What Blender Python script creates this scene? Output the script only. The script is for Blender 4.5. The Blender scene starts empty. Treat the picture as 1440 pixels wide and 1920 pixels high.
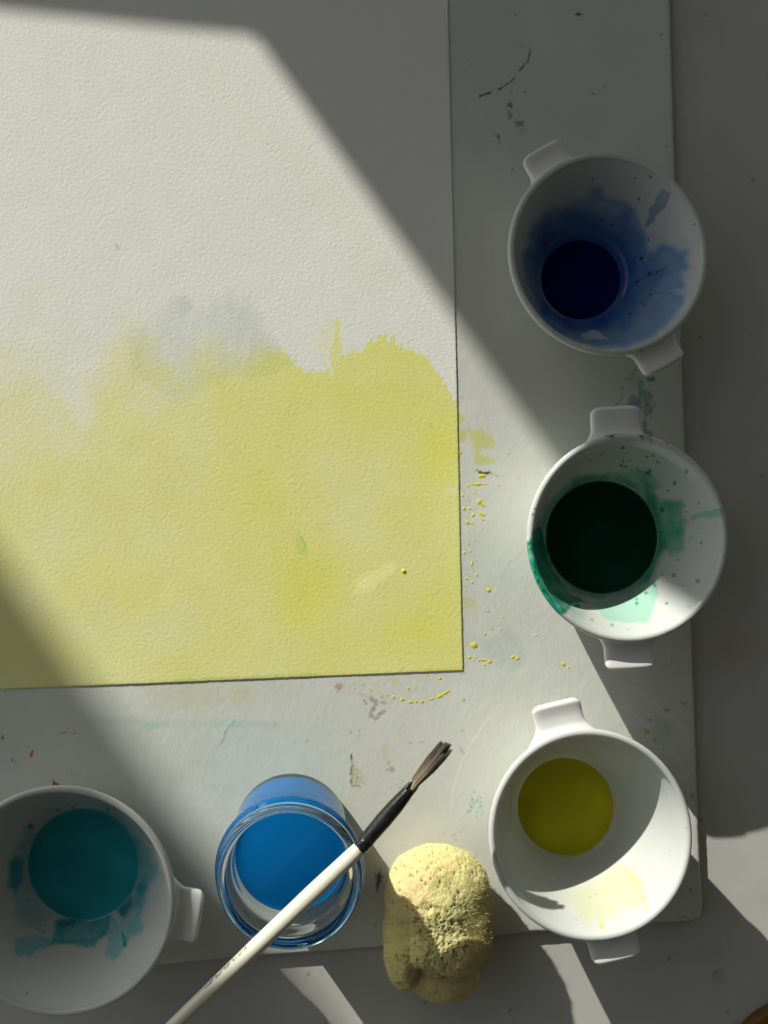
import bpy, math, random
import numpy as np
from mathutils import Vector, Matrix

# ------------------------------------------------------------------ camera, light, exposure
CAM_H = 385.0          # camera height above the table, in mm
FPX = 1442.0           # focal length in photo pixels
NX, NY = 575.0, 1000.0 # photo pixel straight below the lens
SUN_AZ = (0.575, -0.818)   # horizontal direction the sunlight travels
SUN_EL = 18.5
MM = 0.001
scene = bpy.context.scene
col = scene.collection

cam_data = bpy.data.cameras.new('camera')
cam = bpy.data.objects.new('camera', cam_data)
col.objects.link(cam)
cam.location = (0, 0, CAM_H * MM)
cam_data.sensor_fit = 'AUTO'
cam_data.sensor_width = 36.0
cam_data.lens = 36.0 * FPX / 1920.0
cam_data.shift_x = (720 - NX) / 1920.0
cam_data.shift_y = (NY - 960) / 1920.0
cam_data.clip_start = 0.01
cam_data.clip_end = 100
scene.camera = cam
A = np.array

world = bpy.data.worlds.new('World')
scene.world = world
world.use_nodes = True
wn = world.node_tree.nodes
wl = world.node_tree.links
wn.clear()
w_out = wn.new('ShaderNodeOutputWorld')
w_bg = wn.new('ShaderNodeBackground')
w_sky = wn.new('ShaderNodeTexSky')
w_hsv = wn.new('ShaderNodeHueSaturation')
w_sky.sky_type = 'NISHITA'
w_sky.sun_disc = False
w_sky.sun_elevation = math.radians(SUN_EL)
w_sky.sun_rotation = math.atan2(-SUN_AZ[0], -SUN_AZ[1])
w_hsv.inputs['Saturation'].default_value = 0.22
w_bg.inputs['Strength'].default_value = 0.13
wl.new(w_sky.outputs[0], w_hsv.inputs['Color'])
wl.new(w_hsv.outputs[0], w_bg.inputs[0])
wl.new(w_bg.outputs[0], w_out.inputs[0])

sun_data = bpy.data.lights.new('sun', 'SUN')
sun_data.energy = 5.0
sun_data.angle = math.radians(0.53)
sun_data.color = (1.0, 0.985, 0.90)
sun = bpy.data.objects.new('sun', sun_data)
col.objects.link(sun)
sun_dir = Vector((SUN_AZ[0], SUN_AZ[1], -math.tan(math.radians(SUN_EL)))).normalized()
sun.rotation_euler = sun_dir.to_track_quat('-Z', 'Y').to_euler()
sun.location = (-1.2, 1.7, 1.2)

scene.cycles.denoising_input_passes = 'RGB_ALBEDO_NORMAL'
scene.cycles.denoising_prefilter = 'ACCURATE'
scene.cycles.adaptive_threshold = 0.004
scene.view_settings.view_transform = 'Standard'
scene.view_settings.look = 'None'
scene.view_settings.gamma = 1.0
scene.view_settings.exposure = 0.2

# ------------------------------------------------------------------ helpers
rng = np.random.default_rng(7)
random.seed(11)
_T2 = rng.random((256, 256)).astype(np.float32)
_T3 = rng.random((64, 64, 64)).astype(np.float32)

def lin(r, g, b):
    return np.array([((c / 255 + 0.055) / 1.055) ** 2.4 if c > 10 else c / 255 / 12.92 for c in (r, g, b)])

def vn2(x, y, seed=0):
    x = np.asarray(x, np.float64) + seed * 17.31
    y = np.asarray(y, np.float64) + seed * 5.77
    xi = np.floor(x).astype(np.int64); yi = np.floor(y).astype(np.int64)
    fx = x - xi; fy = y - yi
    fx = fx * fx * (3 - 2 * fx); fy = fy * fy * (3 - 2 * fy)
    a = _T2[xi & 255, yi & 255]; b = _T2[(xi + 1) & 255, yi & 255]
    c = _T2[xi & 255, (yi + 1) & 255]; d = _T2[(xi + 1) & 255, (yi + 1) & 255]
    return (a + (b - a) * fx) * (1 - fy) + (c + (d - c) * fx) * fy

def fbm2(x, y, scale, octs=3, seed=0, gain=0.5):
    s = 0; amp = 1; tot = 0; f = 1 / scale
    ca, sa = math.cos(0.6), math.sin(0.6)
    for o in range(octs):
        s = s + amp * (vn2((x * ca - y * sa) * f, (x * sa + y * ca) * f, seed + o * 3) - 0.5)
        tot += amp; amp *= gain; f *= 2.03
        ca, sa = math.cos(0.6 + o * 1.1), math.sin(0.6 + o * 1.1)
    return s / tot * 2

def vn3(p):
    i = np.floor(p).astype(np.int64); f = p - i
    f = f * f * (3 - 2 * f)
    r = 0
    for dx in (0, 1):
        for dy in (0, 1):
            for dz in (0, 1):
                w = (f[:, 0] if dx else 1 - f[:, 0]) * (f[:, 1] if dy else 1 - f[:, 1]) * (f[:, 2] if dz else 1 - f[:, 2])
                r = r + w * _T3[(i[:, 0] + dx) & 63, (i[:, 1] + dy) & 63, (i[:, 2] + dz) & 63]
    return r

def fbm3(p, scale, octs=3, seed=0):
    s = 0; amp = 1; tot = 0; f = 1 / scale
    for o in range(octs):
        s = s + amp * (vn3(p * f + seed * 7.7 + o * 11.3) - 0.5); tot += amp; amp *= 0.5; f *= 2.03
    return s / tot * 2

def sstep(a, b, x):
    t = np.clip((x - a) / (b - a), 0, 1)
    return t * t * (3 - 2 * t)

def W(px, py, z=0.0):          # photo pixel seen at height z (mm) -> world x, y (mm)
    k = (CAM_H - z) / FPX
    return ((px - NX) * k, (NY - py) * k)

def P(x, y, z):                # world mm -> photo pixel
    k = FPX / (CAM_H - z)
    return NX + x * k, NY - y * k

class Zm:                      # a zoomed crop of the photo: its pixel -> photo pixel
    def __init__(s, x0, y0, k): s.x0, s.y0, s.k = x0, y0, k
    def __call__(s, *pts): return [(s.x0 + x / s.k, s.y0 + y / s.k) for x, y in pts]

def make_mesh(name, verts, faces, mats, parent=None, smooth=True, color=None, rough=None):
    """verts Nx3 in mm; faces: list of arrays (quads / tris) or python lists"""
    me = bpy.data.meshes.new(name)
    verts = np.asarray(verts, np.float32) * MM
    if isinstance(faces, np.ndarray):
        faces = [faces]
    loops = []; starts = []; totals = []; n = 0
    for f in faces:
        if isinstance(f, np.ndarray):
            if len(f) == 0: continue
            k = f.shape[1]
            loops.append(f.reshape(-1)); starts.append(n + np.arange(len(f)) * k); totals.append(np.full(len(f), k)); n += f.size
        else:
            loops.append(np.array(f)); starts.append(np.array([n])); totals.append(np.array([len(f)])); n += len(f)
    loops = np.concatenate(loops).astype(np.int32)
    starts = np.concatenate(starts).astype(np.int32); totals = np.concatenate(totals).astype(np.int32)
    me.vertices.add(len(verts)); me.vertices.foreach_set('co', verts.reshape(-1))
    me.loops.add(len(loops)); me.loops.foreach_set('vertex_index', loops)
    me.polygons.add(len(starts)); me.polygons.foreach_set('loop_start', starts)
    try: me.polygons.foreach_set('loop_total', totals)
    except Exception: pass
    me.polygons.foreach_set('use_smooth', np.full(len(starts), smooth, dtype=bool))
    me.update(calc_edges=True)
    if color is not None:
        at = me.color_attributes.new('paint', 'FLOAT_COLOR', 'POINT')
        c4 = np.ones((len(verts), 4), np.float32); c4[:, :3] = color
        if rough is not None: c4[:, 3] = rough
        at.data.foreach_set('color', c4.reshape(-1))
    me.validate()
    me.materials.append(mats)
    o = bpy.data.objects.new(name, me)
    col.objects.link(o)
    if parent is not None: o.parent = parent
    return o

def grid_faces(nu, nv, wrap_u=False, off=0, flip=False):
    """vertex index = i*nv + j, i along u"""
    iu = np.arange(nu if wrap_u else nu - 1); jv = np.arange(nv - 1)
    I, J = np.meshgrid(iu, jv, indexing='ij')
    I2 = (I + 1) % nu
    f = np.stack([I * nv + J, I2 * nv + J, I2 * nv + J + 1, I * nv + J + 1], -1).reshape(-1, 4) + off
    return f[:, ::-1].copy() if flip else f

def thing(name, label, cat, loc=(0, 0, 0), group=None):
    o = bpy.data.objects.new(name, None)
    o.empty_display_size = 0.01
    col.objects.link(o)
    o.location = (loc[0] * MM, loc[1] * MM, loc[2] * MM)
    o['label'] = label; o['category'] = cat
    if group: o['group'] = group
    return o

def tag(o, label, cat, group=None):
    o['label'] = label; o['category'] = cat
    if group: o['group'] = group
    return o

# ---- painting colours on mesh vertices
class Paint:
    def __init__(s, px, py, base):
        s.x = np.asarray(px, np.float64); s.y = np.asarray(py, np.float64)
        s.c = np.empty((len(s.x), 3)); s.c[:] = base
        s.h = np.zeros(len(s.x))
    def _sub(s, x0, y0, x1, y1):
        return np.nonzero((s.x > x0) & (s.x < x1) & (s.y > y0) & (s.y < y1))[0]
    def _noise(s, i, amp, scale, seed):
        if amp == 0: return s.x[i], s.y[i]
        return (s.x[i] + amp * fbm2(s.x[i], s.y[i], scale, 3, seed), s.y[i] + amp * fbm2(s.x[i], s.y[i], scale, 3, seed + 41))
    def _blend(s, i, m, colr, mode):
        m = m[:, None]
        if mode == 'mul': s.c[i] *= (1 - m) + m * colr
        else: s.c[i] = s.c[i] * (1 - m) + colr * m
    def poly(s, pts, colr, a=1.0, soft=3.0, amp=4.0, scale=14.0, seed=1, mode='mul', mottle=0.0, edge=0.0, mask=None):
        pts = np.array(pts, float); pad = soft + amp + 2
        i = s._sub(pts[:, 0].min() - pad, pts[:, 1].min() - pad, pts[:, 0].max() + pad, pts[:, 1].max() + pad)
        if mask is not None: i = i[mask[i]]
        if len(i) == 0: return
        x, y = s._noise(i, amp, scale, seed)
        d = np.full(len(i), 1e9); inside = np.zeros(len(i), bool)
        n = len(pts)
        for k in range(n):
            ax, ay = pts[k]; bx, by = pts[(k + 1) % n]
            ex, ey = bx - ax, by - ay
            t = np.clip(((x - ax) * ex + (y - ay) * ey) / max(ex * ex + ey * ey, 1e-9), 0, 1)
            d = np.minimum(d, np.hypot(x - ax - t * ex, y - ay - t * ey))
            if ay != by:
                c = ((ay > y) != (by > y)) & (x < (bx - ax) * (y - ay) / (by - ay) + ax)
                inside ^= c
        sd = np.where(inside, d, -d)
        m = sstep(-soft, soft, sd)
        if mottle: m = m * np.clip(1 + mottle * fbm2(s.x[i], s.y[i], scale * 1.5, 3, seed + 9), 0, 2)
        m = np.clip(m * a, 0, 1)
        if edge: m = np.clip(m + edge * np.exp(-((sd - soft) / (1.2 * soft + 1)) ** 2), 0, 1)
        s._blend(i, m, colr, mode)
    def ell(s, cx, cy, rx, ry, ang, colr, a=1.0, soft=0.3, amp=1.5, scale=8, seed=3, mode='mul', mask=None):
        R = max(rx, ry) * 1.6 + amp + 4
        i = s._sub(cx - R, cy - R, cx + R, cy + R)
        if mask is not None: i = i[mask[i]]
        if len(i) == 0: return
        x, y = s._noise(i, amp, scale, seed)
        ca, sa = math.cos(math.radians(ang)), math.sin(math.radians(ang))
        u = ((x - cx) * ca + (y - cy) * sa) / rx; v = (-(x - cx) * sa + (y - cy) * ca) / ry
        m = 1 - sstep(1 - soft, 1 + soft, np.hypot(u, v))
        s._blend(i, np.clip(m * a, 0, 1), colr, mode)
    def line(s, pts, w, colr, a=1.0, soft=1.0, amp=1.0, scale=9, seed=5, mode='mul', brk=0.0, taper=False, h=0.0):
        pts = np.array(pts, float); pad = w + soft + amp + 2
        i = s._sub(pts[:, 0].min() - pad, pts[:, 1].min() - pad, pts[:, 0].max() + pad, pts[:, 1].max() + pad)
        if len(i) == 0: return
        x, y = s._noise(i, amp, scale, seed)
        d = np.full(len(i), 1e9); tt = np.zeros(len(i))
        n = len(pts) - 1
        for k in range(n):
            ax, ay = pts[k]; ex, ey = pts[k + 1] - pts[k]
            t = np.clip(((x - ax) * ex + (y - ay) * ey) / max(ex * ex + ey * ey, 1e-9), 0, 1)
            dk = np.hypot(x - ax - t * ex, y - ay - t * ey)
            up = dk < d; d = np.where(up, dk, d); tt = np.where(up, (k + t) / n, tt)
        ww = w * (np.sin(np.pi * np.clip(tt, 0.02, 0.98)) if taper else 1.0)
        m = 1 - sstep(ww * 0.5 - soft, ww * 0.5 + soft, d)
        if brk: m = m * sstep(brk - 0.25, brk + 0.1, vn2(s.x[i] / 7, s.y[i] / 7, seed + 2))
        s.h[i] += h * m
        s._blend(i, np.clip(m * a, 0, 1), colr, mode)

# ---- materials
def mat(name, color=(0.8, 0.8, 0.8), rough=0.5, attr=False, spec=0.5, coat=0.0, coat_rough=0.05, sss=0.0, sss_r=(1, 1, 1), sss_scale=0.002,
        bumps=(), mott=0.0, mott_scale=40.0, ior=1.5, rough_var=0.0):
    m = bpy.data.materials.new(name); m.use_nodes = True
    nt = m.node_tree; N = nt.nodes; L = nt.links
    b = N['Principled BSDF']
    tc = N.new('ShaderNodeTexCoord')
    b.inputs['Roughness'].default_value = rough
    b.inputs['IOR'].default_value = ior
    b.inputs['Specular IOR Level'].default_value = spec
    if coat: b.inputs['Coat Weight'].default_value = coat; b.inputs['Coat Roughness'].default_value = coat_rough
    if sss:
        b.inputs['Subsurface Weight'].default_value = sss
        b.inputs['Subsurface Radius'].default_value = sss_r
        b.inputs['Subsurface Scale'].default_value = sss_scale
    src = None
    if attr:
        at = N.new('ShaderNodeAttribute'); at.attribute_name = 'paint'
        src = at.outputs['Color']
    else:
        rgb = N.new('ShaderNodeRGB'); rgb.outputs[0].default_value = (*color, 1)
        src = rgb.outputs[0]
    if mott:
        nz = N.new('ShaderNodeTexNoise'); nz.inputs['Scale'].default_value = mott_scale; nz.inputs['Detail'].default_value = 5
        L.new(tc.outputs['Object'], nz.inputs['Vector'])
        mr = N.new('ShaderNodeMapRange'); mr.inputs['From Min'].default_value = 0.3; mr.inputs['From Max'].default_value = 0.7
        mr.inputs['To Min'].default_value = 1 - mott; mr.inputs['To Max'].default_value = 1 + mott * 0.4
        L.new(nz.outputs['Fac'], mr.inputs['Value'])
        mx = N.new('ShaderNodeMix'); mx.data_type = 'RGBA'; mx.blend_type = 'MULTIPLY'; mx.inputs[0].default_value = 1
        L.new(src, mx.inputs[6]); L.new(mr.outputs[0], mx.inputs[7]); src = mx.outputs[2]
    if rough_var:
        nz = N.new('ShaderNodeTexNoise'); nz.inputs['Scale'].default_value = 60; nz.inputs['Detail'].default_value = 4
        L.new(tc.outputs['Object'], nz.inputs['Vector'])
        mr = N.new('ShaderNodeMapRange'); mr.inputs['To Min'].default_value = rough - rough_var; mr.inputs['To Max'].default_value = rough + rough_var
        L.new(nz.outputs['Fac'], mr.inputs['Value']); L.new(mr.outputs[0], b.inputs['Roughness'])
    L.new(src, b.inputs['Base Color'])
    prev = None
    for (scale, dist, strength, detail, stretch) in bumps:
        nz = N.new('ShaderNodeTexNoise'); nz.inputs['Scale'].default_value = scale; nz.inputs['Detail'].default_value = detail
        mp = N.new('ShaderNodeMapping'); mp.inputs['Scale'].default_value = stretch
        L.new(tc.outputs['Object'], mp.inputs['Vector']); L.new(mp.outputs[0], nz.inputs['Vector'])
        bp = N.new('ShaderNodeBump'); bp.inputs['Strength'].default_value = strength; bp.inputs['Distance'].default_value = dist
        L.new(nz.outputs['Fac'], bp.inputs['Height'])
        if prev is not None: L.new(prev, bp.inputs['Normal'])
        prev = bp.outputs['Normal']
    if prev is not None: L.new(prev, b.inputs['Normal'])
    return m

M = {}
M['table'] = mat('table_paint', attr=True, rough=0.42, spec=0.4, bumps=[(900, 0.0001, 0.25, 3, (1, 1, 1)), (60, 0.0006, 0.15, 2, (1, 1, 1))], mott=0.05, mott_scale=25, rough_var=0.08)
M['board'] = mat('board_gesso', attr=True, rough=0.6, spec=0.35, bumps=[(1300, 0.00012, 0.5, 4, (1, 0.35, 1)), (420, 0.0003, 0.35, 5, (1, 0.6, 1))], mott=0.04, mott_scale=30, rough_var=0.1)
M['paper'] = mat('watercolour_paper', attr=True, rough=0.85, spec=0.2, bumps=[(1000, 0.0002, 0.18, 2.0, (1, 0.9, 1))], mott=0.02, mott_scale=90)
M['porcelain'] = mat('porcelain', attr=True, rough=0.14, spec=0.32, sss=0.06, sss_r=(1, 0.9, 0.8), sss_scale=0.002, bumps=[(120, 0.0004, 0.06, 2, (1, 1, 1))])
M['paper_edge'] = M['paper']
M['drop'] = mat('dried_yellow_paint', (0.74, 0.64, 0.06), rough=0.35, spec=0.5, mott=0.15, mott_scale=200)
M['drop_pale'] = mat('thin_yellow_paint', (0.66, 0.68, 0.18), rough=0.4, spec=0.5, mott=0.15, mott_scale=200)
M['room'] = mat('room_paint', (0.24, 0.24, 0.21), rough=0.9, mott=0.06, mott_scale=3)
M['shade_wall'] = mat('shade_wall_paint', (0.075, 0.07, 0.06), rough=0.9, mott=0.1, mott_scale=3)  # dark so the added near wall sends back little light
M['sill'] = mat('wall_paint', (0.62, 0.60, 0.55), rough=0.8, bumps=[(80, 0.002, 0.2, 4, (1, 1, 1))])

# ------------------------------------------------------------------ large structure: table, window wall
def axis(lo, hi, flo, fhi, fine, coarse):
    a = np.arange(flo, fhi + fine * 0.5, fine)
    l = np.arange(flo - coarse, lo, -coarse)[::-1]; r = np.arange(fhi + coarse, hi, coarse)
    return np.concatenate([[lo], l, a, r, [hi]])

tx = axis(-480, 620, -170, 250, 1.4, 45); ty = axis(-640, 420, -260, 275, 1.4, 45)
TX, TY = np.meshgrid(tx, ty, indexing='ij'); TX = TX.ravel(); TY = TY.ravel()
pt = Paint(*P(TX, TY, 0), base=(0.50, 0.50, 0.46))
pt.line([(1316, 1390), (1335, 1410), (1356, 1450), (1367, 1475)], 3, np.array([1.25, 1.25, 1.2]), 0.5, soft=2, amp=2)  # faint arc of reflected light, painted into the table colour
pt.line([(930, 1830), (990, 1880), (1050, 1930)], 2.5, np.array([1.25, 1.25, 1.2]), 0.35, soft=1.5, amp=3)
pt.ell(1380, 1215, 75, 26, -4, np.array([0.9, 0.78, 0.66]), 0.45, soft=0.8, amp=6, scale=30)  # brownish reflected glow, painted into the table colour
for q in range(26):
    a, b = (random.uniform(1300, 1440), random.uniform(0, 1900)) if q % 2 else (random.uniform(200, 1400), random.uniform(1800, 1920))
    pt.ell(a, b, random.uniform(1.5, 2.4), random.uniform(1.5, 2.2), 0, np.array([0.25, 0.25, 0.22]), 0.7)
pt.ell(1255, 1796, 4, 5, 0, np.array([0.45, 0.42, 0.25]), 0.8); pt.ell(1420, 1394, 2.5, 2.5, 0, np.array([0.1, 0.1, 0.1]), 0.9)
for q in range(40):
    a, b = (random.uniform(1290, 1440), random.uniform(0, 1900)) if q % 2 else (random.uniform(200, 1400), random.uniform(1790, 1920))
    an = random.uniform(0.6, 1.3); l = random.uniform(15, 70)
    pt.line([(a, b), (a + l * math.cos(an), b + l * math.sin(an)), (a + 2 * l * math.cos(an + .12), b + 2 * l * math.sin(an + .12))], random.uniform(1.5, 3), A([1.12, 1.12, 1.1]), random.uniform(.2, .5), soft=1.5, amp=3, seed=q, brk=.3)
pt.c *= (1 + 0.05 * fbm2(pt.x, pt.y, 90, 3, 77))[:, None]
TZ = 0.05 * fbm2(TX, TY, 30, 2, 5)
# the slab: top sheet plus a skirt 30 mm deep
nT = len(tx), len(ty)
top = np.stack([TX, TY, TZ], 1)
def skirt(nx, ny, verts, depth_z, inset=0.0):
    idx = np.arange(nx * ny).reshape(nx, ny)
    loop = np.concatenate([idx[:, 0], idx[-1, 1:], idx[-2::-1, -1], idx[0, -2:0:-1]])
    low = verts[loop].copy(); low[:, 2] = depth_z
    n0 = len(verts); k = len(loop); a = np.arange(k)
    q = np.stack([loop, n0 + a, n0 + (a + 1) % k, loop[(a + 1) % k]], 1)
    bottom = list(n0 + a[::-1])
    return np.vstack([verts, low]), q, bottom, loop
v, q, bt, lp = skirt(*nT, top, -28)
tcol = np.vstack([pt.c, pt.c[lp]])
table = make_mesh('table', v, [grid_faces(*nT), q, bt], M['table'], color=tcol)
table['kind'] = 'structure'

# window wall outside the frame: its sill and reveals cut the sunbeam
TE = math.tan(math.radians(SUN_EL))
def back(px, py, D, z0=4.4):
    x, y = W(px, py, z0)
    return np.array([x - SUN_AZ[0] * D, y - SUN_AZ[1] * D, z0 + TE * D])
def box(name, quad, z0, z1, m, parent):
    """vertical prism over the plan polygon quad (mm)"""
    n = len(quad)
    v = [(x, y, z0) for x, y in quad] + [(x, y, z1) for x, y in quad]
    f = [list(range(n))[::-1], list(range(n, 2 * n))] + [[k, (k + 1) % n, n + (k + 1) % n, n + k] for k in range(n)]
    o = make_mesh(name, v, f, m, parent, smooth=False)
    bv = o.modifiers.new('bevel', 'BEVEL'); bv.width = 0.002; bv.segments = 2
    return o
s1 = back(0, 28, 480); s2 = back(440, 72, 480)
sd = (s2 - s1)[:2]; sd /= np.linalg.norm(sd); sn = np.array([-sd[1], sd[0]])   # along the wall, outwards
wall = thing('window_wall', 'pale wall with window opening beyond the top left corner that cuts the sunbeam', 'wall', (s1[0], s1[1], -700))
wall_o = np.array([s1[0], s1[1], -700.0])
def wbox(name, pts, z0, z1):
    return box(name, [tuple(p - wall_o[:2]) for p in pts], z0 + 700, z1 + 700, M['sill'], wall)
j1 = back(485, 82, 1150); j2 = back(122, 1210, 2800)
wbox('sill', [s1[:2] - sd * 900, s1[:2] + sd * 1500, s1[:2] + sd * 1500 + sn * 330, s1[:2] - sd * 900 + sn * 330], -700, s1[2])
wbox('reveal', [j1[:2], j1[:2] + sd * 1500, j1[:2] + sd * 1500 + sn * 250, j1[:2] + sn * 250], -700, 1500)
bk = A([-0.86, 0.51]) * 220
wbox('reveal', [j2[:2] - sd * 900, j2[:2], j2[:2] + bk, j2[:2] - sd * 900 + bk], -700, 1800)
# unseen room shell, added so daylight only comes in from the window side
def slab(name, x0, x1, y0, y1, z0, z1, m='room'):
    o = make_mesh(name, [(x0, y0, z0), (x1, y0, z0), (x1, y1, z0), (x0, y1, z0), (x0, y0, z1), (x1, y0, z1), (x1, y1, z1), (x0, y1, z1)],
                  [[3, 2, 1, 0], [4, 5, 6, 7], [0, 1, 5, 4], [1, 2, 6, 5], [2, 3, 7, 6], [3, 0, 4, 7]], M[m], smooth=False)
    o['kind'] = 'structure'
slab('shade_ceiling', -900, 1700, -720, 900, 1350, 1430)  # unseen, added to keep out daylight from above
slab('wall', 1620, 1700, -720, 900, -700, 1350)  # unseen, added to hold back light from the right
slab('wall', -900, 1700, -800, -720, -700, 1350, 'shade_wall')  # unseen, set near and dark to cut light from the viewer's side

# ------------------------------------------------------------------ board
BZ = 4.0
bl_edge_r = [(-200, 1249), (0, 1256.5), (340, 1266), (700, 1280), (1190, 1297), (1340, 1303), (1500, 1308), (1620, 1313), (1690, 1317), (1900, 1325)]
bl_edge_b = [(-250, 1862), (200, 1819), (300, 1810), (430, 1797), (610, 1784), (720, 1776), (925, 1756), (1010, 1747), (1240, 1731), (1318, 1727), (1400, 1722)]
step = 0.7
x0 = W(-130, 0, BZ)[0]; y1 = W(0, -130, BZ)[1]
nxb = 545; nyb = 705
eyr = np.array([p[0] for p in bl_edge_r]); exr = np.array([p[1] for p in bl_edge_r])
exb = np.array([p[0] for p in bl_edge_b]); eyb = np.array([p[1] for p in bl_edge_b])
U, V = np.meshgrid(np.linspace(0, 1, nxb), np.linspace(0, 1, nyb), indexing='ij'); U = U.ravel(); V = V.ravel()
# photo-plane coordinates on the board top
gx = -130 + U * 1440; gy = -130 + V * 1900
for _ in range(3):
    xr = np.interp(gy, eyr, exr); gx = -130 + U * (xr + 130)
    yb = np.interp(gx, exb, eyb); gy = -130 + V * (yb + 130)
# rounded lower right corner
rc = 15
cx = np.interp(1700, eyr, exr) - rc; cy = np.interp(1300, exb, eyb) - rc
dx, dy = gx - cx, gy - cy; dd = np.hypot(dx, dy)
cm = (dx > 0) & (dy > 0) & (dd > rc)
sc = np.where(cm, rc / np.maximum(dd, 1e-6), 1.0)
edge_d = np.minimum((1 - U) * nxb, (1 - V) * nyb)
jit = np.exp(-edge_d / 1.5) * 1.3
gx = np.where(cm, cx + dx * sc, gx) + jit * fbm2(gx, gy, 9, 3, 21)
gy = np.where(cm, cy + dy * sc, gy) + jit * fbm2(gx, gy, 9, 3, 22)
bp = Paint(gx, gy, base=(0.61, 0.625, 0.56))
YEL = A([0.93, 0.85, 0.22]); BRN = A([0.62, 0.50, 0.42]); BLK = A([0.04, 0.04, 0.045])
Z2 = Zm(720, 0, 2.0); Z3 = Zm(820, 740, 3.43); Z4 = Zm(560, 1220, 4.235); ZA = Zm(1080, 660, 6.0); ZB = Zm(1180, 1180, 4.17)
Z5 = Zm(300, 1360, 2.4)
VIO = A([0.14, 0.13, 0.30])
bp.line(Z2((352, 362), (375, 355), (410, 343), (440, 330), (470, 312), (490, 292), (510, 262), (540, 228), (548, 190)), 3.2, VIO, 0.9, amp=2.0, scale=5, soft=1.2, brk=0.42)
bp.line(Z2((365, 360), (400, 346), (440, 330)), 4.5, VIO, 0.8, amp=2.5, scale=5, brk=0.3)
bp.line(Z2((500, 165), (550, 182)), 3, A([0.5, 0.6, 0.62]), 0.4)
bp.ell(956, 197, 4.5, 6, 10, A([0.12, 0.2, 0.36]), 0.8, amp=4, scale=6); bp.ell(955.5, 215, 5, 10, 0, A([0.35, 0.45, 0.55]), 0.7, amp=4, scale=7)
bp.ell(975, 231, 9, 6, 15, A([0.28, 0.40, 0.42]), 0.8, amp=5, scale=7); bp.ell(980, 246, 9, 8, 15, A([0.7, 0.78, 0.78]), 0.5, amp=5)
bp.ell(935, 256, 3.2, 5, 0, A([0.10, 0.18, 0.38]), 0.8, amp=3); bp.line([(936, 262), (936, 272)], 1.6, A([0.3, 0.38, 0.5]), 0.7); bp.ell(928, 254, 3, 2, 0, A([0.3, 0.45, 0.5]), 0.6)
bp.ell(1085, 27, 6.5, 2.6, 5, BLK, 1, amp=2, scale=4)
bp.poly([(850, 10), (960, 20), (990, 120), (960, 220), (870, 140)], A([0.86, 0.96, 0.93]), 0.5, soft=40, amp=30, scale=60)
bp.poly([(940, 190), (1100, 190), (1130, 260), (990, 280)], A([0.86, 0.96, 0.95]), 0.5, soft=30, amp=20, scale=50)
for (a, b, r) in [(966, 27, 2), (960, 171, 2), (1112, 176, 2), (1134, 164, 2), (1250, 274, 1.8), (1240, 65, 2), (884, 120, 1.6), (984, 171, 1.8), (960, 318, 1.7), (1198, 282, 1.6), (984, 60, 1.6)]:
    bp.ell(a, b, r, r, 0, A([0.15, 0.16, 0.16]), 0.75, amp=1)
# yellow puddle and smears
bp.poly(Z3((200, 220), (290, 215), (310, 255), (375, 290), (375, 340), (330, 350), (285, 350), (300, 395), (370, 410), (360, 445), (235, 450), (240, 360), (215, 300)), A([0.95, 0.93, 0.42]), 0.9, soft=3, amp=5, scale=10, mottle=0.3)
for pp in [((120, 110), (165, 130), (170, 180), (120, 200)), ((120, 220), (180, 240), (178, 300), (120, 320)), ((120, 330), (165, 360), (150, 410), (120, 410))]:
    bp.poly(Z3(*pp), A([0.95, 0.93, 0.40]), 0.9, soft=2, amp=4, scale=9, edge=0.1)
bp.poly(Z3((150, 215), (215, 220), (215, 240), (150, 245)), YEL * A([1, 1, 2]), 0.5, soft=3, amp=3)
bp.poly(Z3((140, 1300), (250, 1320), (262, 1370), (140, 1375)), A([0.93, 0.9, 0.45]), 0.7, soft=5, amp=6, scale=15)
bp.poly(Z3((220, 1370), (250, 1370), (270, 1480), (250, 1470)), A([0.95, 0.93, 0.6]), 0.5, soft=4, amp=4)
bp.poly(Z3((165, 1400), (185, 1400), (190, 1760), (165, 1760)), A([0.95, 0.95, 0.72]), 0.5, soft=4, amp=3)
bp.poly(Z3((300, 1560), (520, 1560), (560, 1700), (400, 1760), (300, 1680)), A([0.80, 0.88, 0.92]), 0.6, soft=14, amp=18, scale=30)
bp.poly(Z3((420, 1500), (450, 1500), (520, 1600), (470, 1600)), A([0.78, 0.85, 0.92]), 0.4, soft=6, amp=8)
bp.poly(Z3((245, 478), (290, 495), (330, 490), (350, 508), (310, 516), (280, 510)), A([0.10, 0.09, 0.06]), 1, soft=0.7, amp=2.5, scale=5)
bp.line(Z3((350, 508), (375, 515), (400, 532)), 1.3, A([0.25, 0.22, 0.15]), 0.8, amp=1)
bp.line(Z3((412, 520), (435, 520)), 3, A([0.6, 0.62, 0.6]), 0.6, brk=0.4)
for k in range(70):      # faint spray of tiny yellow-green specks beside the sheet
    a = 820 + random.gauss(210, 40) / 3.43; b = 740 + random.uniform(560, 1290) / 3.43
    bp.ell(a, b, random.uniform(0.9, 2.0), random.uniform(0.9, 2.2), random.uniform(0, 180), A([0.78, 0.80, 0.36]), 0.6, amp=1)
for k in range(60):
    a = 560 + random.uniform(380, 1150) / 4.235; b = 1220 + random.uniform(190, 420) / 4.235
    bp.ell(a, b, random.uniform(0.8, 1.6), random.uniform(0.8, 1.6), 0, A([0.85, 0.85, 0.45]), 0.5, amp=1)
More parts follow.
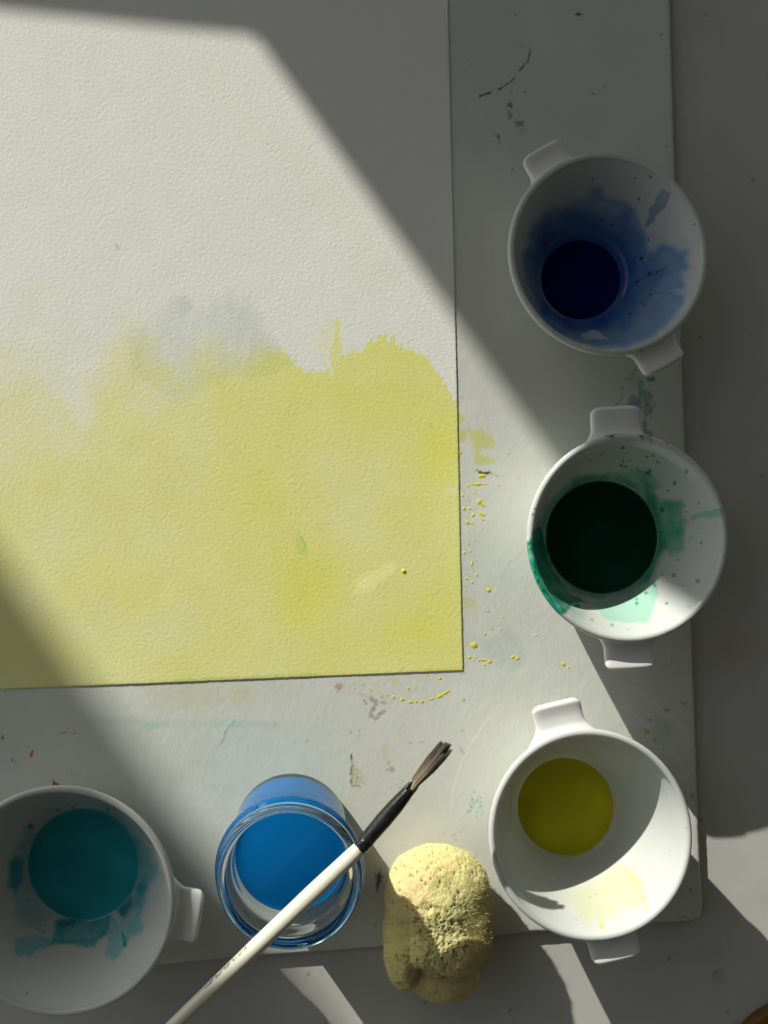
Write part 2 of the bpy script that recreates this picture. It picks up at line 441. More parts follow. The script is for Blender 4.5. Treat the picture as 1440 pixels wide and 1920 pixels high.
# bare brown patches
bp.ell(*Z4((320, 282))[0], 7.5, 7, 0, BRN, 0.8, amp=4, scale=5)
bp.line(Z4((325, 300), (315, 335)), 3, BRN, 0.6, amp=2, brk=0.3)
bp.line(Z4((478, 335), (520, 352), (562, 372)), 2.2, BRN, 0.7, amp=2, scale=5)
bp.poly(Z4((560, 380), (585, 350), (625, 395), (622, 440), (600, 470), (575, 460), (600, 420)), BRN, 0.8, soft=0.8, amp=3, scale=5)
bp.line(Z4((600, 470), (570, 490), (580, 525), (620, 530), (655, 505), (685, 475)), 7, BRN, 0.75, amp=4, scale=5)
bp.ell(*Z4((672, 415))[0], 6.5, 2.8, 0, BRN, 0.7, amp=3, scale=5); bp.ell(*Z4((665, 370))[0], 3, 2.5, 0, BRN * A([1, 1, .6]), 0.7, amp=2)
bp.line(Z4((610, 545), (608, 575)), 1.4, A([.3, .3, .28]), 0.6); bp.line(Z4((640, 505), (655, 480)), 1.5, A([.3, .25, .2]), 0.7)
bp.ell(*Z4((740, 942))[0], 5.3, 5.3, 0, A([0.70, 0.55, 0.50]), 0.85, amp=2, scale=6); bp.ell(*Z4((716, 890))[0], 2.6, 2.2, 0, A([0.66, 0.55, 0.48]), 0.8)
bp.ell(*Z4((704, 952))[0], 1.4, 2.4, 0, A([0.3, 0.3, 0.28]), 0.7)
tri = Z4((413, 822), (436, 860), (440, 900), (545, 1012), (530, 1035), (440, 1087), (413, 1068))
bp.poly(tri, A([0.86, 0.82, 0.58]), 0.55, soft=3, amp=5, scale=8, mottle=0.8)
for k in range(60):
    t = random.random(); u = random.random() ** 2.2
    xx = 415 + u * 120 * t; yy = 830 + 250 * t
    c = random.choice([A([0.45, 0.25, 0.12]), A([0.40, 0.36, 0.12]), A([0.25, 0.22, 0.12]), A([0.55, 0.50, 0.20])])
    a, b = Z4((xx, yy))[0]
    bp.ell(a, b, random.uniform(0.9, 2.0), random.uniform(0.9, 2.2), 0, c, 0.8 * (1 - u * 0.5), amp=2, scale=4)
bp.line(Z4((416, 824), (417, 870)), 2.4, A([.2, .2, .12]), 0.8, amp=1); bp.line(Z4((418, 1040), (425, 1075), (465, 1080)), 2.4, A([.3, .33, .18]), 0.8, amp=2)
bp.ell(*Z4((680, 790))[0], 4, 11, -5, A([0.92, 0.88, 0.5]), 0.55, amp=4); bp.ell(*Z4((700, 845))[0], 4, 4, 0, A([0.92, 0.88, 0.55]), 0.4, amp=4)
bp.ell(*Z4((760, 235))[0], 9, 8, 0, A([0.93, 0.92, 0.55]), 0.5, soft=0.6, amp=5)
for (a, b, rx, ry, an) in [(486, 628, 1.6, 1.3, 0), (415, 650, 2.4, 1.2, 40), (62, 713, 2.6, 1, 0), (533, 420, 1.4, 3.4, -15), (523, 395, .9, 3, -10), (1310, 395, 1.6, 3, -10), (1296, 630, 1.4, 1.2, 0), (590, 640, 1, 1, 0)]:
    bp.ell(*Z4((a, b))[0], rx, ry, an, BLK * 3, 0.75, amp=1, scale=4)
bp.line(Z4((1270, 752), (1290, 775), (1312, 820)), 2, A([0.32, 0.34, 0.28]), 0.8, amp=2, scale=4)
bp.line(Z4((830, 737), (880, 732), (930, 730), (1000, 726)), 1.2, A([.35, .36, .33]), 0.8, amp=0.5, brk=0.55)
# teal and red marks and wide pale tints at the left
bp.line([(170, 1352), (230, 1354), (285, 1358), (350, 1352), (520, 1362)], 12, A([0.66, 0.9, 0.85]), 0.42, soft=7, amp=8, scale=25, brk=0.2)
bp.ell(285, 1360, 18, 5, 0, A([0.5, 0.85, 0.8]), 0.5, soft=0.6, amp=8, scale=12)
bp.line([(440, 1351), (430, 1362), (421, 1378), (414, 1397)], 2.6, A([0.25, 0.75, 0.68]), 0.8, amp=2, scale=8)
bp.line([(444, 1357), (424, 1370)], 4, A([0.5, 0.85, 0.8]), 0.35, soft=2, amp=3)
bp.line([(107, 1373), (126, 1373.8)], 1.7, A([0.62, 0.10, 0.08]), 0.8, amp=0.6); bp.line([(133, 1374), (144, 1375)], 1.2, A([0.45, 0.15, 0.12]), 0.6, amp=0.6)
bp.ell(60, 1413, 2.6, 7, 18, A([0.60, 0.06, 0.06]), 0.9, amp=1); bp.poly([(99, 1462), (104, 1466), (114, 1473), (99, 1474)], A([0.62, 0.03, 0.03]), 1, soft=0.6, amp=0.8)
bp.ell(5, 1383, 2.2, 4.5, -15, BLK, 0.9, amp=2, scale=4); bp.ell(24, 1424, 1.6, 2.6, -30, BLK * 2, 0.9); bp.ell(77, 1422, 1.3, 1.2, 0, BLK * 4, .7); bp.line([(45, 1334), (52, 1326)], 1.2, A([.45, .47, .42]), .6)
bp.poly([(260, 1290), (430, 1280), (450, 1300), (380, 1335), (300, 1325)], A([0.95, 0.94, 0.74]), 0.6, soft=14, amp=14, scale=25)
bp.poly([(440, 1285), (480, 1280), (470, 1310), (430, 1318)], A([0.93, 0.95, 0.66]), 0.5, soft=8, amp=10, scale=16)
bp.poly([(180, 1345), (620, 1370), (640, 1500), (400, 1500), (330, 1480)], A([0.86, 0.95, 0.94]), 0.6, soft=40, amp=25, scale=60)  # wide soft blue-green tint above and left of the jar
# violet spindle between jar and sponge
bp.line([(713, 1626), (710, 1650), (706, 1678)], 6, A([0.10, 0.08, 0.20]), 0.9, amp=2, scale=4, taper=True, soft=0.8)
for k in range(9): bp.line([(703 + random.uniform(-1, 1), 1636 + k * 3), (718 + random.uniform(-2, 2), 1634 + k * 3)], 1.2, A([0.22, 0.18, 0.34]), 0.7, amp=1, brk=0.3, seed=k)
for k in range(40): bp.ell(random.gauss(711, 6), random.gauss(1650, 10), .9, .9, 0, A([.3, .28, .4]), .6, amp=.5)
bp.ell(703.5, 1734.5, 1.6, 1.6, 0, BLK, .9)
# teal specks right of the sponge, scattered scratches
for k in range(34): bp.ell(random.gauss(890, 9), random.gauss(1507, 11), random.uniform(.8, 2), random.uniform(.8, 2.6), 20, A([0.25, 0.66, 0.68]), 0.7, amp=1)
for k in range(26): bp.ell(random.gauss(842, 14), random.gauss(1573, 12), random.uniform(.6, 1.1), random.uniform(.6, 1.1), 0, A([0.35, 0.38, 0.42]), 0.6, amp=1)
for k in range(14): bp.ell(random.gauss(752, 8), random.gauss(1475, 5), random.uniform(.8, 1.4), .8, 0, A([0.45, 0.5, 0.52]), 0.6, amp=1)
WHT = A([1.16, 1.16, 1.16])
bp.line([(845, 1520), (850, 1480), (862, 1435), (880, 1400), (905, 1362), (927, 1338)], 2.6, WHT, 0.8, soft=1.3, amp=1.5, scale=20, h=0.03)
bp.line([(872, 1352), (895, 1330), (918, 1317)], 2.2, WHT, 0.6, soft=1.2, amp=2, h=0.02); bp.line([(905, 1355), (935, 1325)], 2, WHT, 0.4, amp=2)
bp.line([(1165, 1325), (1182, 1335), (1205, 1352), (1235, 1380)], 2.4, WHT, 0.9, soft=1.2, amp=1.5); bp.line([(1184, 1285), (1225, 1318), (1260, 1345), (1285, 1370), (1305, 1395)], 2.6, WHT, 0.9, soft=1.3, amp=1.5)
bp.line([(1240, 1385), (1262, 1410), (1290, 1450)], 2, WHT, 0.6, amp=3)
# stains between the two upper bowls
bp.poly(ZA((690, 300), (760, 310), (765, 400), (840, 450), (862, 520), (850, 680), (800, 725), (750, 700), (745, 560), (700, 420)), A([0.36, 0.66, 0.53]), 0.75, soft=1.6, amp=5, scale=9, mottle=0.6)
bp.poly(ZA((600, 490), (650, 468), (740, 520), (748, 660), (700, 620), (570, 600)), A([0.40, 0.50, 0.64]), 0.75, soft=1.4, amp=4, scale=8, mottle=0.4)
bp.poly(ZA((740, 800), (762, 755), (800, 820), (780, 870), (862, 905), (850, 945), (765, 935)), A([0.38, 0.46, 0.60]), 0.8, soft=1.2, amp=4, scale=7, mottle=0.4)
bp.poly(ZA((780, 300), (820, 285), (880, 280), (895, 325), (840, 328)), A([0.10, 0.42, 0.30]), 0.9, soft=0.9, amp=3, scale=6)
bp.poly(ZA((600, 200), (720, 250), (740, 420), (640, 420), (580, 330)), A([0.74, 0.84, 0.76]), 0.5, soft=5, amp=8, scale=14, mottle=0.6)
bp.line(ZA((870, 480), (885, 560), (860, 640), (850, 740)), 2, A([.45, .38, .32]), .6, amp=5, scale=6, brk=.4)
bp.line(ZA((430, 595), (490, 565), (520, 500), (530, 430)), 2.4, A([0.55, 0.58, 0.56]), 0.6, amp=3, brk=.3); bp.ell(*ZA((525, 400))[0], 3.5, 4, 0, A([.5, .52, .48]), .6, amp=4, scale=5)
bp.line(ZA((545, 310), (600, 300), (640, 310), (645, 200)), 1.6, A([.35, .42, .4]), .7, amp=3, brk=.3); bp.ell(*ZA((670, 195))[0], 1.5, 2.5, 0, BLK * 3, .8)
bp.ell(*ZA((797, 592))[0], 1.6, 1.2, 0, BLK, .9); bp.ell(*ZA((888, 608))[0], 1.2, 1.2, 0, BLK, .9); bp.ell(*ZA((155, 422))[0], 2, 2.4, 0, A([.5, .46, .34]), .6)
bp.poly([(1110, 700), (1180, 690), (1190, 760), (1090, 770)], A([0.82, 0.93, 0.86]), 0.5, soft=20, amp=14, scale=30)
# stains right of the yellow bowl
bp.poly(ZB((200, 660), (330, 720), (330, 830), (260, 900), (180, 860)), A([0.72, 0.86, 0.82]), 0.7, soft=6, amp=8, scale=14)
for (a, b, rx, ry, an) in [(295, 630, 5, 3.6, 0), (138, 800, 6.5, 3.6, 15), (160, 710, 3.5, 2.6, 0)]:
    bp.ell(*ZB((a, b))[0], rx, ry, an, A([0.68, 0.62, 0.10]), 0.85, amp=2, scale=5)
bp.line(ZB((195, 858), (205, 878)), 1.8, A([.08, .15, .2]), .9); bp.line(ZB((212, 885), (222, 897)), 1.4, A([.2, .3, .35]), .8)
bp.line(ZB((408, 572), (425, 588), (440, 570), (450, 580), (430, 600)), 1.2, BLK * 2, .9, amp=.6)
bp.line(ZB((485, 1290), (510, 1325), (530, 1362)), 4, A([0.34, 0.62, 0.62]), 0.7, amp=4, scale=5, brk=.25)
for (a, b) in [(325, 212), (392, 224), (495, 1050), (487, 938), (490, 212), (265, 945), (390, 935), (450, 1092)]: bp.ell(*ZB((a, b))[0], 1.4, 1.2, 0, BLK * 3, .8)
bp.ell(1295, 1668.5, 1.8, 1.8, 0, BLK, .95)
bp.line([(1316, 1690), (1318, 1712), (1310, 1722), (1298, 1727), (1240, 1731)], 2.2, A([.25, .24, .2]), .7, amp=2, brk=.25)
bp.line([(1267, 1721), (1290, 1719)], 2.4, A([.5, .48, .45]), .6, amp=2)
bp.line([(1275, 600), (1282, 740), (1284, 790)], 1.6, A([.2, .19, .17]), .7, amp=1, brk=.4)
for k in range(160):     # specks and raised hairs in the gesso
    a, b = random.uniform(0, 1310), random.uniform(1260, 1800)
    if k % 3 == 0: a, b = random.uniform(860, 1290), random.uniform(0, 1300)
    if random.random() < 0.22: bp.ell(a, b, random.uniform(.8, 1.3), random.uniform(.8, 1.2), 0, A([.25, .25, .24]), 0.6, amp=.6)
    else:
        an = random.uniform(0, math.pi); l = random.uniform(4, 15)
        bp.line([(a, b), (a + l * math.cos(an), b + l * math.sin(an)), (a + 1.8 * l * math.cos(an + .5), b + 1.8 * l * math.sin(an + .5))], random.uniform(1.2, 2.0), A([1.06, 1.06, 1.05]), 0.5, soft=1.1, amp=1.5, seed=k, h=random.uniform(0.02, 0.07))
bp.c *= (1 + 0.035 * fbm2(gx, gy, 120, 4, 91))[:, None]
bp.c[:, 2] *= 1 + 0.03 * fbm2(gx, gy, 200, 2, 33)
bX, bY = W(gx, gy, BZ)
bZ = BZ + 0.05 * fbm2(gx, gy, 26, 3, 8) + 0.022 * fbm2(gx, gy, 7, 2, 9) + 0.1 * fbm2(gx, gy, 160, 2, 10) + bp.h
bZ = bZ - 0.5 * np.exp(-edge_d / 0.9)
board = thing('painting_board', 'white gessoed painting board flecked with yellow and blue paint under the paper', 'board', (0, 0, 0))
v, q, bt, lp = skirt(nxb, nyb, np.stack([bX, bY, bZ], 1), 0.15)
make_mesh('panel', v, [grid_faces(nxb, nyb, flip=True), q[:, ::-1].copy(), bt[::-1]], M['board'], board, color=np.vstack([bp.c, bp.c[lp] * 0.8]))

# dried paint drops that stand up from the board
def drop_mesh(kind):
    r = np.random.default_rng(kind + 3); na, nr = 18, 5
    ph = r.random(4) * 6.28; am = r.random(4) * np.array([.16, .12, .08, .05])
    v = [(0, 0, 1)]
    for k in range(1, nr + 1):
        t = k / nr
        for a in range(na):
            th = a / na * 2 * math.pi
            rr = t * (1 + sum(am[j] * math.sin((j + 2) * th + ph[j]) for j in range(4)) * t)
            v.append((rr * math.cos(th), rr * math.sin(th), (1 - t ** 2.6) if k < nr else -0.1))
    f = [np.array([[0, 1 + a, 1 + (a + 1) % na] for a in range(na)])]
    for k in range(nr - 1):
        f.append(np.array([[1 + k * na + a, 1 + (k + 1) * na + a, 1 + (k + 1) * na + (a + 1) % na, 1 + k * na + (a + 1) % na] for a in range(na)]))
    return np.array(v), f
drop_src = {}
for nm in ('drop', 'drop_pale'):
    for k in range(4):
        v, f = drop_mesh(k)
        o = make_mesh('paint_drop', v, f, M[nm]); drop_src[nm, k] = o.data
        bpy.data.objects.remove(o)
def put_drop(px, py, rx, ry, ang, parent, z, pale=False, hgt=None):
    x, y = W(px, py, z); k = (CAM_H - z) / FPX
    o = bpy.data.objects.new('paint_drop', drop_src['drop_pale' if pale else 'drop', random.randrange(4)])
    col.objects.link(o); o.parent = parent
    o.location = (x * MM, y * MM, z * MM)
    hh = hgt if hgt else 0.15 * min(rx, ry) * k + 0.07
    o.scale = (rx * k, ry * k, hh); o.rotation_euler = (0, 0, -math.radians(ang))
    return o
D3 = [(288, 522, 30, 12, -5), (262, 575, 26, 11, 3), (300, 576, 20, 3, 4), (232, 577, 16, 4, -6), (395, 585, 8, 7, 0), (195, 585, 8, 10, 0), (165, 648, 9, 12, 0), (243, 632, 13, 5, 30), (200, 680, 12, 6, 50),
      (270, 688, 20, 20, 30), (292, 708, 22, 9, 42), (172, 733, 12, 12, 0), (208, 732, 10, 10, 0), (230, 775, 12, 14, 0), (287, 768, 26, 9, 25), (292, 803, 17, 7, 20), (193, 822, 14, 16, 0), (218, 828, 17, 6, 25),
      (455, 377, 8, 8, 0), (175, 1015, 12, 12, 0), (212, 1008, 12, 8, 0), (253, 1160, 11, 9, 0), (188, 1183, 14, 7, -25), (225, 1208, 10, 8, 0), (222, 1085, 9, 16, 10), (200, 958, 9, 18, 5), (185, 1260, 8, 8, 0),
      (330, 1258, 18, 15, 0), (325, 1390, 9, 9, 0), (417, 1430, 8, 7, 0), (410, 1510, 8, 8, 0), (332, 1506, 5, 5, 0), (349, 1504, 6, 6, 0), (308, 1540, 9, 12, 0), (236, 1612, 25, 21, 0), (208, 1690, 12, 11, 0),
      (250, 1690, 6, 7, 0), (290, 1707, 26, 8, 12), (337, 1718, 16, 12, 0), (302, 1738, 10, 8, 0), (486, 1688, 15, 10, 0), (515, 1697, 14, 11, 0), (632, 1548, 9, 8, 0), (810, 1734, 16, 14, 0), (842, 1757, 7, 7, 0), (542, 1168, 7, 7, 0), (323, 978, 5, 10, -20), (150, 372, 9, 9, 0)]
D4 = [(890, 408, 20, 13, 0), (935, 406, 16, 11, 0), (980, 405, 18, 13, 0), (1015, 407, 8, 6, 0), (1055, 385, 28, 11, -10), (1120, 362, 34, 15, -28), (1165, 335, 36, 11, -30), (1192, 318, 12, 9, -30), (820, 388, 18, 16, 0), (870, 300, 15, 16, 0),
      (752, 370, 15, 18, 0), (700, 352, 16, 12, 0), (580, 315, 12, 11, 0), (568, 298, 9, 8, 0), (540, 294, 7, 6, 0), (508, 265, 11, 10, 0), (445, 298, 8, 12, 0), (435, 213, 7, 5, 0), (900, 205, 7, 12, 0), (1120, 220, 14, 13, 0), (930, 293, 10, 8, 0), (1015, 207, 5, 32, 28), (1300, 180, 26, 3, 5), (640, 320, 7, 7, 0), (1430, 75, 10, 10, 0)]
for (a, b, rx, ry, an) in D3:
    (px_, py_), = Z3((a, b)); put_drop(px_, py_, rx / 3.43, ry / 3.43, an, board, BZ, pale=(900 < b < 1250 or max(rx, ry) < 11))
for (a, b, rx, ry, an) in D4:
    (px_, py_), = Z4((a, b)); put_drop(px_, py_, rx / 4.235, ry / 4.235, an, board, BZ, pale=(b < 390 and a < 1000))

# ------------------------------------------------------------------ watercolour paper
PZ = 4.5
pe_r = [(-200, 837), (0, 840), (480, 851.5), (760, 858), (1000, 862.5), (1257, 868.5), (1400, 872)]
pe_b = [(-200, 1301), (0, 1292.5), (300, 1281), (600, 1268.5), (868, 1257), (1000, 1251)]
eyr = np.array([p[0] for p in pe_r]); exr = np.array([p[1] for p in pe_r]); exb = np.array([p[0] for p in pe_b]); eyb = np.array([p[1] for p in pe_b])
nxp, nyp = 620, 885
U, V = np.meshgrid(np.linspace(0, 1, nxp), np.linspace(0, 1, nyp), indexing='ij'); U = U.ravel(); V = V.ravel()
gx = -110 + U * 980; gy = -110 + V * 1380
for _ in range(3):
    gx = -110 + U * (np.interp(gy, eyr, exr) + 110); gy = -110 + V * (np.interp(gx, exb, eyb) + 110)
edge_p = np.minimum((1 - U) * nxp, (1 - V) * nyp)
gx += np.exp(-edge_p / 1.5) * 0.7 * fbm2(gx, gy, 6, 3, 61); gy += np.exp(-edge_p / 1.5) * 0.7 * fbm2(gx, gy, 6, 3, 62)
pp = Paint(gx, gy, base=(0.79, 0.795, 0.725))
# cold-press tooth: band-limited random relief, about 1.6 mm from bump to bump
def tooth(nx, ny, cell, lo, hi, seed):
    rg = np.random.default_rng(seed)
    F = np.fft.rfft2(rg.normal(size=(nx, ny)))
    fx_ = np.fft.fftfreq(nx)[:, None] / cell; fy_ = np.fft.rfftfreq(ny)[None] / cell
    f = np.hypot(fx_, fy_)
    H = np.exp(-(np.log(np.maximum(f, 1e-6) * (lo + hi) / 2) / math.log(hi / lo)) ** 2 * 1.4)
    h = np.fft.irfft2(F * H, s=(nx, ny)); h /= h.std()
    return h.ravel()
g1 = tooth(nxp, nyp, 980 / nxp, 5.0, 8.5, 3); g2 = tooth(nxp, nyp, 980 / nxp, 9.0, 18.0, 4)
grain = 0.62 * np.tanh(g1 * 0.8) + 0.30 * g2
# wash boundary: (x, y of the wash edge, softness, roughness)
WB = A([(-120, 800, 420, 60), (0, 790, 400, 60), (60, 750, 360, 60), (110, 790, 280, 50), (150, 800, 220, 40), (205, 730, 220, 40), (230, 710, 260, 50), (300, 715, 250, 50), (360, 705, 200, 40), (420, 680, 130, 26), (480, 662, 60, 20), (520, 665, 26, 16), (560, 690, 14, 12), (600, 700, 8, 10), (640, 668, 7, 10), (690, 652, 8, 12),
        (720, 634, 5, 8), (770, 650, 5, 8), (805, 678, 5, 7), (830, 712, 5, 6), (850, 748, 5, 5), (880, 790, 5, 5)])
wy = np.interp(gx, WB[:, 0], WB[:, 1]); ws = np.interp(gx, WB[:, 0], WB[:, 2]); wr = np.interp(gx, WB[:, 0], WB[:, 3])
n1 = fbm2(gx, gy, 42, 4, 70); n2 = fbm2(gx, gy, 13, 3, 74); big = fbm2(gx, gy, 170, 3, 78); mid = fbm2(gx, gy, 75, 3, 84)
n3 = fbm2(gx, gy, 6, 2, 76); whisk = fbm2(gx * 2.2, gy * 0.35, 9, 2, 79)
t = (gy - wy + wr * (1.1 * n1 + 0.5 * n2) + 5 * n3 - 7 * grain + 13 * whisk * np.exp(-((gx - 690) / 130) ** 2)) / ws
Am = sstep(-0.5, 0.5, t)
def bell(x, y, rx, ry, ang=0):
    ca, sa = math.cos(math.radians(ang)), math.sin(math.radians(ang))
    u = ((gx - x) * ca + (gy - y) * sa) / rx; vv = (-(gx - x) * sa + (gy - y) * ca) / ry
    return np.exp(-(u * u + vv * vv))
dens = 0.50 + 0.13 * big + 0.10 * mid + 0.09 * sstep(300, 600, gx)
for (x, y, rx, ry, an, k) in [(585, 1090, 85, 75, 30, 0.42), (560, 1160, 60, 40, 0, 0.2), (830, 850, 40, 60, 0, 0.35), (480, 940, 60, 80, 10, 0.25), (790, 1160, 90, 60, -10, 0.30), (720, 760, 110, 70, 0, 0.18), (800, 1180, 60, 30, 0, .1), (230, 1130, 50, 50, 0, 0.15),
                            (690, 650, 30, 25, 0, .12), (760, 660, 50, 25, 0, .15), (600, 740, 90, 40, 0, .1), (260, 1240, 160, 40, 0, 0.12), (90, 1000, 90, 60, 0, -0.05), (650, 990, 80, 50, 0, -0.14), (700, 900, 70, 40, 0, -0.08), (850, 920, 20, 10, 0, -0.4), (680, 1130, 50, 40, 20, -.12), (320, 1200, 60, 60, 0, -0.08), (600, 860, 60, 20, 0, -.1)]:
    dens = dens + (0.72 if k > 0 else 0.8) * k * bell(x, y, rx, ry, an)
dens = dens * Am
# dry-brush spike and whiskers above the edge
sp = Paint(gx, gy, base=(0, 0, 0))
sp.poly([(629, 598), (634, 600), (636, 640), (645, 690), (617, 700), (620, 660), (626, 630)], A([1, 1, 1.]), 0.75, soft=3, amp=5, scale=12, mode='set')
sp.poly([(606, 640), (611, 640), (612, 690), (604, 690)], A([1, 1, 1.]), 0.35, soft=3, amp=4, scale=10, mode='set')
sp.poly([(592, 610), (640, 612), (640, 660), (590, 650)], A([1, 1, 1.]), 0.18, soft=16, amp=14, scale=20, mode='set')
dens = np.maximum(dens, sp.c[:, 0] * 0.6)
wh = Paint(gx, gy, base=(0, 0, 0))
wh.line([(613, 660), (618, 685), (624, 702)], 5, A([1, 1, 1.]), 0.8, soft=2, amp=3, mode='set')
wh.poly([(125, 700), (160, 705), (175, 800), (160, 805), (140, 770)], A([1, 1, 1.]), 0.45, soft=12, amp=16, scale=25, mode='set')
oval = Paint(gx, gy, base=(0, 0, 0))
oval.poly([(675, 1085), (735, 1052), (742, 1066), (690, 1108), (668, 1110)], A([1, 1, 1.]), 0.40, soft=8, amp=7, scale=14, mode='set')
dens = dens * (1 - wh.c[:, 0])
# pigment settles in the hollows of the grain
dens = np.clip(dens * (1 - 0.09 * grain), 0, 1.25)
pigment = A([0.945, 0.91, 0.20])
pp.c *= np.exp(np.log(pigment)[None, :] * dens[:, None])
om = np.clip(oval.c[:, :1] * 2.2, 0, 0.85)
pp.c = pp.c * (1 - om) + om * A([0.88, 0.87, 0.38])
# faint first bloom of yellow above the wash, grey wash in the middle
gr = sstep(-0.5, 0.5, (Paint(gx, gy, (0, 0, 0)).c[:, 0] + 1) * 0)
g = Paint(gx, gy, base=(1, 1, 1))
g.poly([(286, 610), (322, 562), (348, 556), (362, 592), (392, 578), (420, 556), (462, 555), (478, 588), (506, 625), (530, 660), (560, 690), (480, 700), (400, 720), (330, 760), (250, 700), (240, 640)], A([0.83, 0.865, 0.865]), 0.55, soft=17, amp=18, scale=24, mottle=0.4)
for (x_, y_, l_, w_) in [(306, 585, 60, 18), (326, 556, 80, 15), (346, 560, 70, 20), (372, 580, 60, 16), (402, 562, 70, 18), (430, 552, 80, 22), (458, 556, 80, 18), (482, 590, 60, 16), (262, 620, 60, 18)]:
    g.line([(x_ + 4, y_), (x_ - 3, y_ + l_ * .5), (x_ - 12, y_ + l_ * 1.5)], w_, A([0.86, 0.885, 0.885]), 0.28, soft=6, amp=8, scale=14, seed=int(x_))
g.poly([(430, 575), (465, 575), (500, 620), (540, 665), (500, 668), (440, 640)], A([0.93, 0.94, 0.92]), 0.7, soft=8, amp=10, scale=16)
g.poly([(330, 560), (350, 555), (365, 580), (345, 590)], A([0.9, 0.91, 0.92]), 0.6, soft=6, amp=6)
g.poly([(40, 540), (90, 530), (80, 600), (40, 610)], A([1.0, 0.97, 0.84]), 0.6, soft=20, amp=16, scale=24)
g.poly([(0, 620), (110, 610), (250, 620), (330, 690), (200, 760), (0, 760)], A([0.98, 0.97, 0.80]), 0.55, soft=40, amp=50, scale=50, mottle=0.5)
g.poly([(215, 590), (260, 590), (280, 660), (230, 690)], A([0.98, 0.97, 0.82]), 0.6, soft=20, amp=20, scale=24)
g.poly([(120, 680), (170, 680), (190, 790), (160, 800)], A([1.03, 1.03, 1.06]), 0.6, soft=14, amp=14, scale=20)
g.poly([(380, 120), (640, 330), (780, 520), (700, 560), (520, 320), (340, 150)], A([1.0, 0.975, 0.90]), 0.6, soft=50, amp=40, scale=70)
g.poly([(556, 995), (566, 1005), (572, 1025), (580, 1040), (562, 1038), (552, 1015)], A([0.72, 0.93, 0.66]), 0.6, soft=5, amp=6, scale=10)
g.line([(566, 1010), (571, 1018), (573, 1026)], 4, A([0.45, 0.80, 0.50]), 0.7, soft=2, amp=2)
g.line([(330, 1276.5), (420, 1272), (520, 1268.5), (600, 1266)], 7, A([0.62, 0.80, 0.45]), 0.5, soft=4, amp=3, brk=0.2)
g.line([(0, 1289), (250, 1279), (870, 1253)], 4, A([0.85, 0.88, 0.6]), 0.4, soft=3, amp=2)
g.line([(800, 1256), (868, 1252)], 4.5, A([0.98, 0.88, 0.25]), 0.5, soft=2.5, amp=2, brk=0.2)
g.line([(218, 458), (222, 467)], 2.4, A([0.5, 0.48, 0.12]), 0.9, amp=0.8); g.ell(258, 161, 2.5, 1.2, 20, A([.5, .7, .66]), .6); g.ell(486, 70, 6, 6, 0, A([.75, .95, .9]), .5)
g.line([(517, 835), (527, 840)], 1.4, A([.6, .58, .3]), .8, amp=1); g.line([(482, 889), (491, 882)], 1.3, A([.6, .58, .3]), .7, amp=1); g.line([(585, 1056), (597, 1050)], 1.3, A([.62, .62, .3]), .7, amp=1); g.line([(806, 796), (814, 803)], 1.3, A([.7, .68, .35]), .7, amp=1)
for k in range(46):
    g.ell(random.uniform(5, 850), random.uniform(60, 1240), random.uniform(.7, 1.2), random.uniform(.7, 1.2), 0, A([.4, .42, .3]), random.uniform(.3, .7), amp=.6)
pp.c *= g.c
pX, pY = W(gx, gy, PZ)
pZ = PZ + 0.037 * grain + 0.10 * fbm2(gx, gy, 150, 2, 63) + 0.03 * fbm2(gx, gy, 45, 2, 64)
pZ = pZ - 0.10 * np.exp(-edge_p / 0.7)
v, q, bt, lp = skirt(nxp, nyp, np.stack([pX, pY, pZ], 1), 4.1)
paper = make_mesh('watercolour_paper', v, [grid_faces(nxp, nyp, flip=True), q[:, ::-1].copy(), bt[::-1]], M['paper'], color=np.vstack([pp.c, pp.c[lp] * A([.9, .9, .85])]))
tag(paper, 'rough white watercolour paper with a pale yellow wash across its lower half', 'paper')
put_drop(757, 1070.5, 4.6, 4.2, 0, paper, PZ, hgt=0.6)

# ------------------------------------------------------------------ bowls
def liquid_mat(name, c, rough=0.06, sss=0.0, mott=0.0):
    m = mat(name, attr=True, rough=rough, spec=0.5, ior=1.33); m['c'] = list(c); return m

def inner_r(z, liq_z, liq_r, rim_z, rim_r):
    """inside radius of a bowl at height z"""
    zz = np.array([5.6, 6.0, liq_z, liq_z + 4, liq_z + (rim_z - liq_z) * 0.45, rim_z - 6, rim_z - 1.6])
    k = (rim_r - 2.6 - liq_r)
    rr = np.array([liq_r - 7.5, liq_r - 4.5, liq_r, liq_r + 0.17 * k, liq_r + 0.53 * k, rim_r - 4.9, rim_r - 2.5])
    o = np.argsort(zz); return np.interp(z, zz[o], rr[o])

